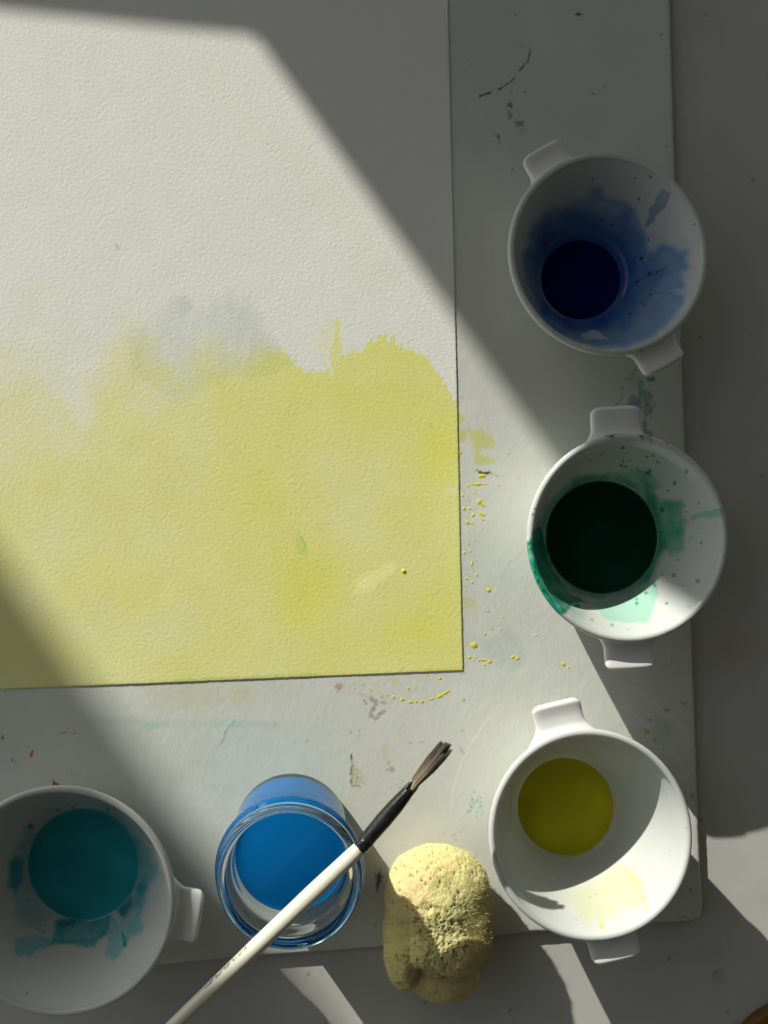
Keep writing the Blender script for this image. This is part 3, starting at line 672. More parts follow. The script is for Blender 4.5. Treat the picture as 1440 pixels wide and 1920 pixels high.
def make_bowl(label, rim_px, rim_z, rim_rpx, oval, axis_deg, liq_px, liq_z, liq_rpx, liquid, stain, handle_tip, handle_half, both=True):
    S = FPX / (CAM_H - rim_z)
    rim_r = rim_rpx / S; liq_r = liq_rpx * (CAM_H - liq_z) / FPX
    cx, cy = W(*rim_px, rim_z)
    root = thing('paint_bowl', label, 'bowl', (cx, cy, BZ), 'white porcelain bowls of mixed watercolour')
    # profile (r, z) from the inside centre up over the rim and down to the foot
    zi = np.concatenate([[5.3], np.linspace(5.45, liq_z + 0.01, 6), np.linspace(liq_z + 0.4, rim_z - 6, 44), np.linspace(rim_z - 5.6, rim_z - 1.6, 12)])
    ri = inner_r(zi, liq_z, liq_r, rim_z, rim_r); ri[0] = 0.05
    # smooth the inside curve
    for _ in range(6): ri[2:-1] = 0.25 * ri[1:-2] + 0.5 * ri[2:-1] + 0.25 * ri[3:]
    th = np.radians(np.array([160, 140, 120, 100, 80, 60, 40, 20, 0, -25, -50]))
    rr_ = 1.55
    lr = rim_r - rr_ + rr_ * np.cos(th); lz = rim_z - rr_ + rr_ * np.sin(th)
    base = liq_r + 1.2
    zo = np.linspace(rim_z - 3.4, BZ + 3.0, 26)
    tt = (zo - (BZ + 3.0)) / (rim_z - 3.4 - BZ - 3.0)
    ro = base + (rim_r - 1.6 - base) * tt ** 0.66
    fr = np.array([base - 0.6, base - 1.2, base - 2.4, base - 4.0, base - 4.4, 0.05]); fz = np.array([BZ + 1.0, BZ + 0.3, BZ + 0.02, BZ + 0.25, BZ + 1.0, BZ + 1.1])
    R = np.concatenate([ri, lr, ro, fr]); Zp = np.concatenate([zi, lz, zo, fz])
    n_in = len(ri); n_rim = n_in + len(lr)
    ns = 340; npz = len(R)
    ang = np.linspace(0, 2 * np.pi, ns, endpoint=False)
    ax = math.radians(axis_deg)      # handle axis, world angle
    f = (R - 20) / (rim_r - 20); ov = 1 + (oval - 1) * np.clip(f, 0, 1)
    ca = np.cos(ang)[:, None]; sa = np.sin(ang)[:, None]
    a_l = R[None] * ov[None] * ca; b_l = R[None] * sa
    wob = 1 + 0.0018 * np.sin(2 * ang + 1)[:, None]
    X = (a_l * math.cos(ax) - b_l * math.sin(ax)) * wob; Y = (a_l * math.sin(ax) + b_l * math.cos(ax)) * wob
    # the foot sits a little off the rim centre when the photo shows it so
    lx, ly = W(*liq_px, liq_z)
    sh = np.clip((rim_z - Zp) / (rim_z - liq_z), 0, 1)
    X = X + sh[None] * (lx - cx); Y = Y + sh[None] * (ly - cy)
    Zv = np.broadcast_to(Zp[None], X.shape)
    v = np.stack([X.ravel(), Y.ravel(), Zv.ravel() - BZ], 1)
    px, py = P(X.ravel() + cx, Y.ravel() + cy, Zv.ravel())
    pa = Paint(px, py, base=(0.53, 0.55, 0.515))
    inner = np.broadcast_to((np.arange(npz) < n_in + 8)[None], X.shape).ravel()
    rim = np.broadcast_to(((np.arange(npz) >= n_in) & (np.arange(npz) < n_rim))[None], X.shape).ravel()
    stain(pa, inner, rim)
    make_mesh('bowl', v, grid_faces(ns, npz, wrap_u=True, flip=False), M['porcelain'], root, color=pa.c)
    # coloured liquid with a slight meniscus
    rl = liq_r + 0.25
    rings = np.array([0.02, 0.1, 0.2, 0.3, 0.4, 0.5, 0.6, 0.7, 0.8, 0.87, 0.92, 0.955, 0.975, 0.99, 1.0]); mz = np.array([0, 0, 0, 0, 0, 0, 0, 0, 0, 0.003, 0.02, 0.06, 0.14, 0.28, 0.42])
    na = 120; a2 = np.linspace(0, 2 * np.pi, na, endpoint=False)
    lv = np.stack([(rl * rings[None] * np.cos(a2)[:, None]).ravel(), (rl * rings[None] * np.sin(a2)[:, None]).ravel(), np.broadcast_to(mz[None], (na, len(rings))).ravel()], 1)
    rq = np.hypot(lv[:, 0], lv[:, 1]) / rl
    lc = np.tile(A(list(liquid['c'])), (len(lv), 1)) * (1 + 0.25 * fbm2(lv[:, 0], lv[:, 1], 14, 2, int(abs(cx))))[:, None]
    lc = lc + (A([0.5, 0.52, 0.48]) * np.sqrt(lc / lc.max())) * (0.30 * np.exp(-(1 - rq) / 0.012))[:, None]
    lv += A([lx - cx, ly - cy, liq_z - BZ])
    make_mesh('liquid_paint', lv, [grid_faces(na, len(rings), wrap_u=True), [k * len(rings) for k in range(na)][::-1]], liquid, root, color=lc)
    # two lug handles
    hz = rim_z - 6.0 - BZ
    for sgn in ((0, 1) if both else (0,)):
        d = ax + math.pi * sgn
        nu, nv = 34, 44
        u = np.sin(np.linspace(0, np.pi / 2, nu)); r0 = rim_r * oval - 2.6; r1 = handle_tip
        rad = r0 + (r1 - r0) * u
        hw = handle_half * (1 + 0.55 * np.clip(1 - u / 0.45, 0, 1) ** 2.2)
        tip = np.clip((u - 0.80) / 0.20, 0, 1)
        hw = hw - 4.6 * (1 - np.sqrt(np.clip(1 - tip ** 2, 0, 1)))
        cz = hz - 0.7 * np.sin(np.pi * u) - 0.9 * u + 0.5 * sstep(0.5, 1.0, u)
        tk = 2.3 * np.sqrt(np.clip(1 - np.clip((u - 0.86) / 0.14, 0, 1) ** 2, 0.004, 1)) * (1 + 0.6 * np.clip(1 - u / 0.3, 0, 1))
        w = np.linspace(0, 2 * np.pi, nv, endpoint=False)
        cs = np.sign(np.cos(w)) * np.abs(np.cos(w)) ** 0.45; sn_ = np.sign(np.sin(w)) * np.abs(np.sin(w)) ** 0.75
        lat = hw[:, None] * cs[None]
        lift = 0.3 * np.abs(cs[None]) ** 5 * (sn_[None] > -0.2)
        zz = cz[:, None] + tk[:, None] * sn_[None] + lift
        rad2 = np.broadcast_to(rad[:, None], lat.shape)
        rad2 = rad2 + (np.sqrt(np.maximum(r0 ** 2 - lat ** 2, 1)) - r0) * (1 - u[:, None]) ** 1.5 - 0.0012 * lat ** 2 * u[:, None]
        HX = rad2 * math.cos(d) - lat * math.sin(d); HY = rad2 * math.sin(d) + lat * math.cos(d)
        hv = np.stack([HX.ravel(), HY.ravel(), zz.ravel()], 1)
        fc = grid_faces(nv, nu, wrap_u=True)   # reindex below
        idx = np.arange(nu * nv).reshape(nu, nv).T.ravel()
        fc = idx[fc]
        hc = np.tile(A([0.70, 0.705, 0.68]), (len(hv), 1))
        make_mesh('handle', hv, [fc, list(range((nu - 1) * nv, nu * nv))[::-1]], M['porcelain'], root, color=hc)
    return root

# --- stains inside the bowls
ZC = Zm(840, 220, 2.4); ZD = Zm(840, 720, 2.4); ZE = Zm(840, 1280, 2.4); ZF = Zm(0, 1440, 3.43)
def stain_blue(p, inn, rim):
    B1 = A([0.30, 0.54, 0.92])
    p.poly(ZC((420, 640), (700, 470), (880, 520), (1060, 560), (1100, 700), (1040, 880), (900, 1010), (700, 1040), (520, 990)), A([0.62, 0.80, 1.0]), 0.6, soft=14, amp=12, scale=24, mottle=0.3, mask=inn)
    p.poly(ZC((340, 640), (380, 480), (440, 410), (560, 385), (620, 355), (640, 305), (690, 310), (700, 355), (780, 370), (850, 410), (880, 500), (900, 610), (980, 570), (1030, 600), (1090, 600), (1070, 640), (1095, 680), (1050, 700), (1065, 760), (1000, 780), (1060, 800), (1040, 850), (1010, 920), (900, 1000), (750, 1040), (600, 1020), (480, 970), (400, 870), (340, 740)),
           B1, 0.72, soft=7, amp=7, scale=20, mottle=0.3, mask=inn, edge=0.06)
    p.poly(ZC((360, 620), (420, 460), (560, 420), (800, 430), (880, 520), (900, 640), (960, 640), (1000, 700), (900, 800), (800, 940), (560, 960), (420, 880)), A([0.36, 0.58, 0.92]), 0.8, soft=16, amp=14, scale=26, mottle=0.3, mask=inn)
    p.poly(ZC((390, 620), (460, 520), (640, 490), (780, 530), (840, 640), (820, 800), (720, 940), (540, 960), (420, 860)), A([0.26, 0.46, 0.84]), 0.85, soft=16, amp=8, scale=20, mask=inn)
    p.poly(ZC((880, 490), (900, 430), (945, 350), (970, 318), (1002, 335), (992, 380), (940, 440), (895, 500)), A([0.38, 0.50, 0.76]), 0.75, soft=2, amp=5, scale=10, mask=inn, edge=.1)
    p.poly(ZC((610, 1003), (720, 995), (690, 970), (640, 955), (600, 975)), A([0.70, 0.73, 0.76]), 0.7, soft=2, amp=4, mode='set', mask=inn)
    for (a, b, r) in [(912, 268, 2.6), (860, 366, 2.4), (1107, 482, 1.8), (840, 272, 1.8), (650, 280, 1.8), (735, 485, 2.4), (437, 575, 3), (770, 595, 2.8), (912, 800, 2.6), (870, 635, 3), (850, 742, 3), (905, 700, 2.5), (885, 845, 2.2), (690, 465, 2), (905, 553, 2), (820, 885, 2), (940, 700, 2), (965, 690, 2), (860, 735, 2), (840, 660, 2)]:
        p.ell(*ZC((a, b))[0], r, r, 0, A([0.05, 0.08, 0.2]), 0.85, amp=2, scale=4, mask=inn)
    p.line(ZC((905, 665), (960, 600), (1000, 575)), 3, A([.5, .6, .8]), .6, amp=4); p.line(ZC((845, 745), (920, 700), (990, 670)), 3, A([.4, .5, .7]), .7, amp=5, brk=.3)
    p.line(ZC((820, 830), (960, 790), (1050, 780)), 3, A([.75, .8, .9]), .7, amp=6); p.line(ZC((800, 860), (940, 850), (1030, 850)), 3, A([1.2, 1.2, 1.15]), .6, amp=6)
    p.ell(*ZC((868, 1048))[0], 2, 2, 0, BLK, .9)
def stain_green(p, inn, rim):
    G1 = A([0.10, 0.62, 0.42])
    p.ell(1128, 1007, 118, 118, 0, A([0.12, 0.55, 0.40]), 0.75, soft=0.07, amp=8, scale=18, mask=inn)
    p.poly(ZD((880, 420), (930, 480), (960, 525), (1055, 520), (1066, 640), (1060, 735), (1005, 777), (970, 740), (940, 800), (900, 900), (860, 900), (900, 700)), G1, 0.75, soft=6, amp=6, scale=14, mottle=0.4, mask=inn)
    p.poly(ZD((520, 520), (560, 440), (640, 405), (790, 395), (900, 375), (925, 405), (960, 470), (900, 480), (800, 440), (640, 440), (540, 540)), A([0.30, 0.72, 0.56]), 0.7, soft=6, amp=9, scale=14, mottle=0.6, mask=inn)
    p.poly(ZD((1092, 592), (1150, 575), (1205, 560), (1236, 562), (1236, 595), (1160, 606), (1094, 612)), A([0.42, 0.82, 0.68]), 0.75, soft=2, amp=4, scale=9, mottle=.4, mask=inn)
    p.poly(ZD((650, 985), (800, 960), (930, 880), (945, 940), (905, 1070), (735, 1072), (690, 1040)), A([0.58, 0.96, 0.80]), 0.9, soft=2.5, amp=4, scale=12, mask=inn, edge=.1)
    p.poly(ZD((530, 960), (640, 1000), (620, 1060), (560, 1080)), A([0.72, 0.95, 0.90]), 0.6, soft=4, amp=6, mask=inn)
    p.poly(ZD((380, 660), (410, 640), (440, 720), (470, 830), (540, 940), (640, 990), (560, 985), (530, 1030), (450, 960), (395, 850), (370, 720)), A([0.06, 0.50, 0.36]), 0.9, soft=2.5, amp=5, scale=12, mottle=.35, mask=inn)
    p.poly(ZD((345, 704), (378, 704), (390, 800), (420, 890), (470, 970), (535, 1025), (500, 1045), (420, 970), (370, 860)), A([0.04, 0.55, 0.38]), 0.95, soft=1.2, amp=3, scale=9, mottle=.5)
    for (a, b) in [(365, 720), (372, 745), (390, 850), (405, 890), (430, 930), (392, 560), (383, 590)]: p.ell(*ZD((a, b))[0], 2.5, 2.8, 0, A([0.02, .15, .1]), .9, amp=2, scale=4)
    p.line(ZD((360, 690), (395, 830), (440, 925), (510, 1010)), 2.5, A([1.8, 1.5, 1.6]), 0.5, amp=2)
    for (a, b, r) in [(740, 236, 4.2), (788, 287, 4), (895, 327, 2.6), (922, 322, 2.6), (944, 353, 2.8), (788, 347, 2), (820, 343, 2), (780, 366, 4), (800, 372, 3), (826, 385, 2.4), (850, 380, 2.4), (900, 400, 5), (910, 390, 3), (1020, 445, 3.5), (1017, 452, 2.5), (1074, 392, 4.4), (993, 480, 2.4), (962, 566, 4.5), (1064, 548, 3), (1072, 575, 2.4), (1128, 535, 2.8), (1120, 650, 1.7), (1135, 652, 1.7), (1140, 714, 3.2), (1080, 700, 2), (1097, 692, 1.6), (1040, 793, 2.2), (965, 855, 2), (1016, 860, 4), (1122, 887, 4.2), (985, 985, 3), (1086, 1002, 1.8), (930, 905, 4), (850, 968, 2), (848, 985, 3), (740, 1084, 2.6), (583, 997, 5), (648, 1057, 2.4), (1240, 778, 1.6), (1204, 635, 1.6), (990, 265, 2), (690, 320, 2), (870, 435, 2.4), (912, 250, 3), (872, 237, 4), (1060, 905, 1.6), (960, 665, 2.5), (890, 942, 3), (812, 1104, 1.5), (600, 305, 2), (640, 345, 1.6)]:
        c = A([0.04, 0.42, 0.30]) if r > 2.2 else A([0.08, 0.36, 0.28])
        p.ell(*ZD((a, b))[0], r * 1.0, r * 0.85, random.uniform(0, 90), c, 0.85, amp=2.2, scale=4)
    p.poly(ZD((690, 232), (740, 222), (775, 224), (720, 240)), A([0.08, .55, .4]), .9, soft=1, amp=1)
    p.poly(ZD((860, 232), (910, 238), (920, 248), (880, 244)), A([0.15, .6, .45]), .8, soft=1, amp=1)
    p.ell(*ZD((992, 1122))[0], 5, 4, 20, A([0.55, 0.9, 0.78]), .8, amp=2, scale=4)
    p.line(ZD((1065, 635), (1090, 610)), 2, A([.25, .7, .5]), .8); p.line(ZD((845, 960), (850, 1000)), 1.6, A([.2, .6, .45]), .8)
    p.poly(ZD((950, 700), (1050, 720), (1100, 740), (1040, 790), (960, 780)), A([0.7, .92, .84]), .5, soft=8, amp=8, mask=inn)
    p.poly(ZD((700, 260), (960, 280), (1050, 420), (900, 430), (700, 380)), A([0.86, .96, .9]), .7, soft=16, amp=14, scale=24, mask=inn)
def stain_yellow(p, inn, rim):
    p.poly(ZE((520, 960), (640, 900), (770, 810), (845, 850), (890, 960), (885, 1010), (760, 1035), (640, 1085), (590, 1060), (560, 1000)), A([0.97, 0.96, 0.70]), 0.95, soft=12, amp=9, scale=18, mottle=.3, mask=inn)
    p.poly(ZE((780, 815), (850, 860), (900, 970), (880, 975), (830, 880)), A([0.98, 0.96, 0.74]), 0.7, soft=3, amp=5, mask=inn)
    p.poly(ZE((678, 1062), (700, 1064), (708, 1112), (686, 1108)), A([0.97, 0.93, 0.42]), 0.85, soft=1.5, amp=3, scale=7, mask=inn)
    p.poly(ZE((868, 955), (884, 980), (902, 1028), (884, 1018)), A([0.97, 0.93, 0.42]), 0.85, soft=1.5, amp=3, scale=7, mask=inn)
    p.ell(*ZE((577, 1066))[0], 2.6, 1.6, 0, A([.7, .6, .2]), .8); p.ell(*ZE((1076, 655))[0], 3.8, 2.4, 30, A([.72, .8, .92]), .8, amp=3)
    p.line(ZE((635, 965), (668, 952)), 1.4, A([.5, .52, .35]), .8, amp=.6); p.line(ZE((872, 967), (888, 957)), 1.2, A([.5, .52, .35]), .6, amp=.6)
    p.line(ZE((415, 1110), (480, 1145), (560, 1163), (640, 1170), (740, 1160), (800, 1140)), 8, A([0.62, 0.88, 0.80]), 0.7, soft=3, amp=4, scale=12, brk=.15)
    p.ell(1060, 1512, 108, 108, 0, A([0.93, 0.92, 0.62]), 0.45, soft=0.12, amp=6, scale=20, mask=inn)
    for (a, b) in [(640, 700), (940, 400), (500, 880), (1000, 760)]: p.ell(*ZE((a, b))[0], 1.2, 1.2, 0, A([.4, .4, .3]), .7)
def stain_teal(p, inn, rim):
    T1 = A([0.04, 0.60, 0.72])
    p.ell(158, 1620, 118, 118, 0, A([0.62, 0.82, 0.84]), 0.6, soft=0.10, amp=10, scale=20, mask=inn)
    p.poly(ZF((130, 440), (200, 345), (230, 380), (190, 600), (210, 800), (320, 950), (260, 1040), (180, 1035), (110, 960), (80, 820), (45, 780), (60, 600)), A([0.45, 0.78, 0.80]), 0.7, soft=6, amp=9, scale=14, mottle=.5, mask=inn)
    p.poly(ZF((55, 600), (100, 565), (155, 590), (155, 720), (95, 795), (55, 770)), A([0.06, 0.60, 0.70]), 0.85, soft=6, amp=5, scale=12, mottle=.4, mask=inn)
    p.poly(ZF((345, 985), (480, 960), (600, 965), (705, 930), (712, 1060), (650, 1095), (600, 1155), (500, 1140), (320, 1135), (360, 1050)), T1, 0.85, soft=5, amp=6, scale=10, mottle=.4, mask=inn, edge=.1)
    p.poly(ZF((360, 985), (420, 960), (500, 965), (480, 1010), (400, 1030)), A([0.25, 0.5, 0.6]), 0.7, soft=2, amp=4, mask=inn)
    p.poly(ZF((95, 1110), (180, 1070), (320, 1090), (315, 1150), (250, 1165), (205, 1220), (120, 1212), (92, 1160)), A([0.32, 0.80, 0.90]), 0.8, soft=2.5, amp=5, scale=12, mask=inn, edge=.1)
    p.poly(ZF((870, 440), (960, 520), (1012, 660), (960, 760), (930, 880), (890, 930), (800, 1005), (770, 960), (755, 905), (860, 800), (900, 650)), A([0.08, 0.62, 0.74]), 0.75, soft=8, amp=6, scale=12, mottle=.5, mask=inn)
    p.poly(ZF((755, 905), (850, 810), (840, 900), (800, 960), (770, 945)), A([0.25, 0.55, 0.66]), 0.8, soft=2, amp=3, mask=inn)
    p.poly(ZF((700, 950), (800, 1010), (900, 920), (922, 1030), (850, 1100), (800, 1150), (730, 1235), (675, 1200), (700, 1060)), A([0.30, 0.84, 0.92]), 0.75, soft=5, amp=6, scale=12, mottle=.4, mask=inn)
    p.line(ZF((790, 1070), (800, 1110), (803, 1140)), 6, A([0.10, 0.62, 0.72]), 0.9, amp=3); p.ell(*ZF((803, 1133))[0], 4, 6, 10, A([.08, .55, .66]), .9)
    p.line(ZF((725, 1238), (750, 1212)), 2.4, A([.3, .75, .85]), .9)
    for (a, b, r) in [(165, 848, 2.4), (370, 268, 3.4), (465, 253, 2.6), (310, 298, 2.4), (278, 344, 1.5), (690, 265, 3), (200, 372, 6), (150, 380, 2), (152, 930, 1.8), (280, 1050, 3), (290, 1015, 2), (174, 1447, 1.8), (590, 1105, 2), (330, 1130, 2)]:
        p.ell(*ZF((a, b))[0], r, r * .8, random.uniform(0, 90), A([0.08, 0.40, 0.46]), 0.85, amp=3, scale=5)
    p.poly(ZF((620, 235), (720, 240), (800, 330), (900, 460), (860, 470), (760, 340)), A([0.5, .76, .8]), .5, soft=6, amp=7, mask=inn)

L_blue = liquid_mat('navy_paint_water', (0.002, 0.005, 0.11)); L_green = liquid_mat('bottle_green_paint_water', (0.001, 0.030, 0.020))
L_yel = liquid_mat('olive_yellow_paint_water', (0.46, 0.44, 0.02)); L_teal = liquid_mat('teal_paint_water', (0.022, 0.32, 0.37))
make_bowl('white porcelain bowl holding near-black navy paint, splashed blue inside', (1141, 474), 42, 185.5, 1.045, -60.2, (1089, 524.6), 6.0, 81.5, L_blue, stain_blue, 57.5, 10.2)
make_bowl('white porcelain bowl holding dark green paint, green spatter on its wall and rim', (1178.5, 1009), 42, 189.5, 1.04, -86.6, (1127.5, 1007.5), 10.4, 105, L_green, stain_green, 60, 11.2)
make_bowl('white porcelain bowl holding clear olive yellow paint, half in sun', (1108.7, 1568), 42, 191, 1.05, -76.4, (1060.4, 1512), 6.6, 92.5, L_yel, stain_yellow, 60.5, 11.2)
make_bowl('larger white porcelain bowl holding teal paint at the left edge beside the jar', (111, 1691.5), 47, 217.5, 1.0, -9.0, (158, 1619.5), 9.2, 104, L_teal, stain_teal, 62.5, 11.8)

# ------------------------------------------------------------------ glass jar of blue water
def glass_thin(nm='clear_glass_wall', fmax=0.3):
    m = bpy.data.materials.new(nm); m.use_nodes = True
    N = m.node_tree.nodes; L = m.node_tree.links; N.remove(N['Principled BSDF'])
    tr = N.new('ShaderNodeBsdfTransparent'); tr.inputs[0].default_value = (0.985, 0.99, 0.985, 1)
    gl = N.new('ShaderNodeBsdfGlossy'); gl.inputs['Roughness'].default_value = 0.02
    lw = N.new('ShaderNodeLayerWeight'); lw.inputs['Blend'].default_value = 0.5
    pw = N.new('ShaderNodeMath'); pw.operation = 'POWER'; pw.inputs[1].default_value = 4.5
    L.new(lw.outputs['Facing'], pw.inputs[0])
    fr = N.new('ShaderNodeMapRange'); fr.inputs['To Min'].default_value = 0.025; fr.inputs['To Max'].default_value = fmax
    L.new(pw.outputs[0], fr.inputs['Value'])
    mx = N.new('ShaderNodeMixShader')
    L.new(fr.outputs[0], mx.inputs[0]); L.new(tr.outputs[0], mx.inputs[1]); L.new(gl.outputs[0], mx.inputs[2])
    L.new(mx.outputs[0], N['Material Output'].inputs[0])
    return m
def glass_solid():
    m = bpy.data.materials.new('thick_glass_rim'); m.use_nodes = True
    b = m.node_tree.nodes['Principled BSDF']
    b.inputs['Base Color'].default_value = (0.93, 0.98, 0.94, 1); b.inputs['Roughness'].default_value = 0.0
    b.inputs['IOR'].default_value = 1.47; b.inputs['Transmission Weight'].default_value = 1.0
    return m
M['glass_rim'] = glass_solid()
M['water'] = mat('blue_paint_water', (0.004, 0.19, 0.56), rough=0.05, spec=0.08, ior=1.33)

def lathe(name, prof, m, parent, ns=160, closed=False):
    prof = np.array(prof, float); n = len(prof)
    a = np.linspace(0, 2 * np.pi, ns, endpoint=False)
    v = np.stack([(np.cos(a)[:, None] * prof[None, :, 0]).ravel(), (np.sin(a)[:, None] * prof[None, :, 0]).ravel(), np.tile(prof[:, 1], ns)], 1)
    if closed:
        I, J = np.meshgrid(np.arange(ns), np.arange(n), indexing='ij')
        f = np.stack([I * n + J, ((I + 1) % ns) * n + J, ((I + 1) % ns) * n + (J + 1) % n, I * n + (J + 1) % n], -1).reshape(-1, 4)
        return make_mesh(name, v, f, m, parent)
    f = [grid_faces(ns, n, wrap_u=True)]
    if prof[0, 0] > 0.01: f.append([k * n for k in range(ns)][::-1])
    if prof[-1, 0] > 0.01: f.append([k * n + n - 1 for k in range(ns)])
    return make_mesh(name, v, f, m, parent)
def smooth_prof(pts, k=4, closed=False):
    pts = np.array(pts, float)
    for _ in range(k):
        q = []
        n = len(pts)
        for i in range(n if closed else n - 1):
            a, b = pts[i], pts[(i + 1) % n]
            q += [a * .75 + b * .25, a * .25 + b * .75]
        if not closed: q = [pts[0]] + q + [pts[-1]]
        pts = np.array(q)
    return pts
jx, jy = W(546.5, 1552, BZ); rx_, ry_ = W(543, 1647, 60)
jx, jy = (jx + rx_) / 2, (jy + ry_) / 2
jar = thing('glass_jar', 'clear glass jar of bright blue paint water with a brush across its mouth', 'jar', (jx, jy, BZ))
wz = 33.0
outer = [(0.05, 0.6), (19, 0.6), (23, 0.1), (26.6, 0.3), (27.8, 2.4), (28.0, 6), (28.0, 20), (28.0, 36), (28.1, 41.0), (29.2, 43.0), (31.6, 45.2), (32.5, 47.6), (32.3, 49.8), (31.0, 50.7), (30.5, 51.6), (31.3, 52.8), (31.2, 54.6), (29.8, 56.0), (28.4, 56.0)]
inner = [(27.2, 54.8), (26.8, 52), (26.2, 47), (25.0, 42), (24.8, 36), (24.8, 20), (24.8, 7), (23.6, 4.2), (20, 3.0), (0.05, 2.8)]
lathe('glass', smooth_prof(outer + inner, 3), M['glass_rim'], jar, ns=220)
lathe('water', smooth_prof([(0.05, 2.9), (20, 3.1), (23.5, 4.3), (24.9, 7)], 2).tolist() + [(24.9, 12), (24.9, 20), (24.9, wz + 0.9), (24.75, wz + 0.75), (24.2, wz + 0.25), (23.4, wz + 0.05), (22, wz), (18, wz), (8, wz), (0.05, wz)], M['water'], jar, ns=220)

# ------------------------------------------------------------------ brush across the jar
brush_z = 60 + 3.35
bt_ = [(327, 1920), (678, 1587), (772, 1476), (838, 1398)]
p0 = A([*W(327, 1920, brush_z), brush_z]); p1 = A([*W(678, 1587, brush_z), brush_z]); p2 = A([*W(770, 1478, brush_z), brush_z]); p3 = A([*W(837, 1398, brush_z), brush_z])
brush = thing('paint_brush', 'white handled paint brush with black ferrule lying across the jar of blue water', 'brush', tuple(p1))
dirh = (p1 - p0) / np.linalg.norm(p1 - p0); dirb = (p3 - p1) / np.linalg.norm(p3 - p1)
def rod(name, pts, rads, m, parent, ns=40, wrinkle=None, flat=None):
    pts = np.array(pts); n = len(pts)
    up = A([0, 0, 1.0]); vs = []
    for k in range(n):
        t = pts[min(k + 1, n - 1)] - pts[max(k - 1, 0)]; t /= np.linalg.norm(t)
        s = np.cross(t, up); s /= np.linalg.norm(s); u = np.cross(s, t)
        for j in range(ns):
            a = 2 * math.pi * j / ns
            r = rads[k] * (1 + (wrinkle(k / (n - 1), a) if wrinkle else 0))
            fu = flat[k] if flat is not None else 1
            vs.append(pts[k] + r * (math.cos(a) * s + fu * math.sin(a) * u))
    vs = np.array(vs) - p1
    idx = np.arange(n * ns).reshape(n, ns).T.ravel()
    return make_mesh(name, vs, [idx[grid_faces(ns, n, wrap_u=True)], list(range(ns)), list(range((n - 1) * ns, n * ns))[::-1]], m, parent)
M['handle'] = mat('ivory_lacquer', (0.66, 0.65, 0.53), rough=0.22, coat=0.5, coat_rough=0.06, mott=0.03, mott_scale=60)
M['black'] = mat('black_shrink_tube', (0.012, 0.013, 0.012), rough=0.24, coat=0.3, coat_rough=0.12, mott=0.5, mott_scale=300, bumps=[(500, 0.0004, 0.3, 4, (1, 1, 1))], rough_var=0.12)
M['bristle'] = mat('soft_bristle', attr=True, rough=0.5)
M['ink'] = mat('black_print', (0.015, 0.015, 0.015), rough=0.4)
S6 = FPX / (CAM_H - brush_z)
hl = np.linspace(-230 / S6 * 1.0, np.linalg.norm(p1 - p0), 60)    # from outside the frame up to the ferrule
L0 = np.linalg.norm(p1 - p0)
hpts = [p0 + dirh * t for t in hl]
hr = np.interp(hl, [-60, 0, L0 * .45, L0 * .75, L0 * .93, L0], [1.9, 2.65, 3.35, 3.5, 3.2, 2.95])
handle_o = rod('handle', hpts, hr, M['handle'], brush)
Lf = np.linalg.norm(p2 - p1)
fp = [p1 + (p2 - p1) * t - dirh * 1.0 * (1 - t) for t in np.linspace(0, 1, 60)]
fr_ = np.interp(np.linspace(0, 1, 60), [0, .06, .2, .45, .7, .88, 1.0], [3.05, 3.15, 3.2, 3.45, 3.25, 2.75, 2.35])
def wrk(t, a):
    return 0.05 * math.exp(-((t - .08) / .12) ** 2) * (math.sin(t * 95 + 2.2 * math.sin(a * 2)) + math.sin(a * 5 + t * 40)) * 0.6 + 0.012 * math.sin(a * 3 + t * 9)
rod('ferrule', fp, fr_, M['black'], brush, ns=56, wrinkle=wrk)
# split lips of the tube where the hairs come out
s_b = np.cross(dirb, A([0, 0, 1.0])); s_b /= np.linalg.norm(s_b)
for sg, ln, dz in ((-1, 5.2, 0.9), (1, 4.4, -0.4)):
    tt = np.linspace(0, 1, 14)
    base_ = p2 - dirb * 1.2 + s_b * sg * 1.5 + A([0, 0, dz])
    lp_ = [base_ + dirb * ln * t + s_b * sg * 0.5 * t for t in tt]
    rod('ferrule_lip', lp_, 1.25 * (1 - tt) ** 0.7 + 0.08, M['black'], brush, ns=14)
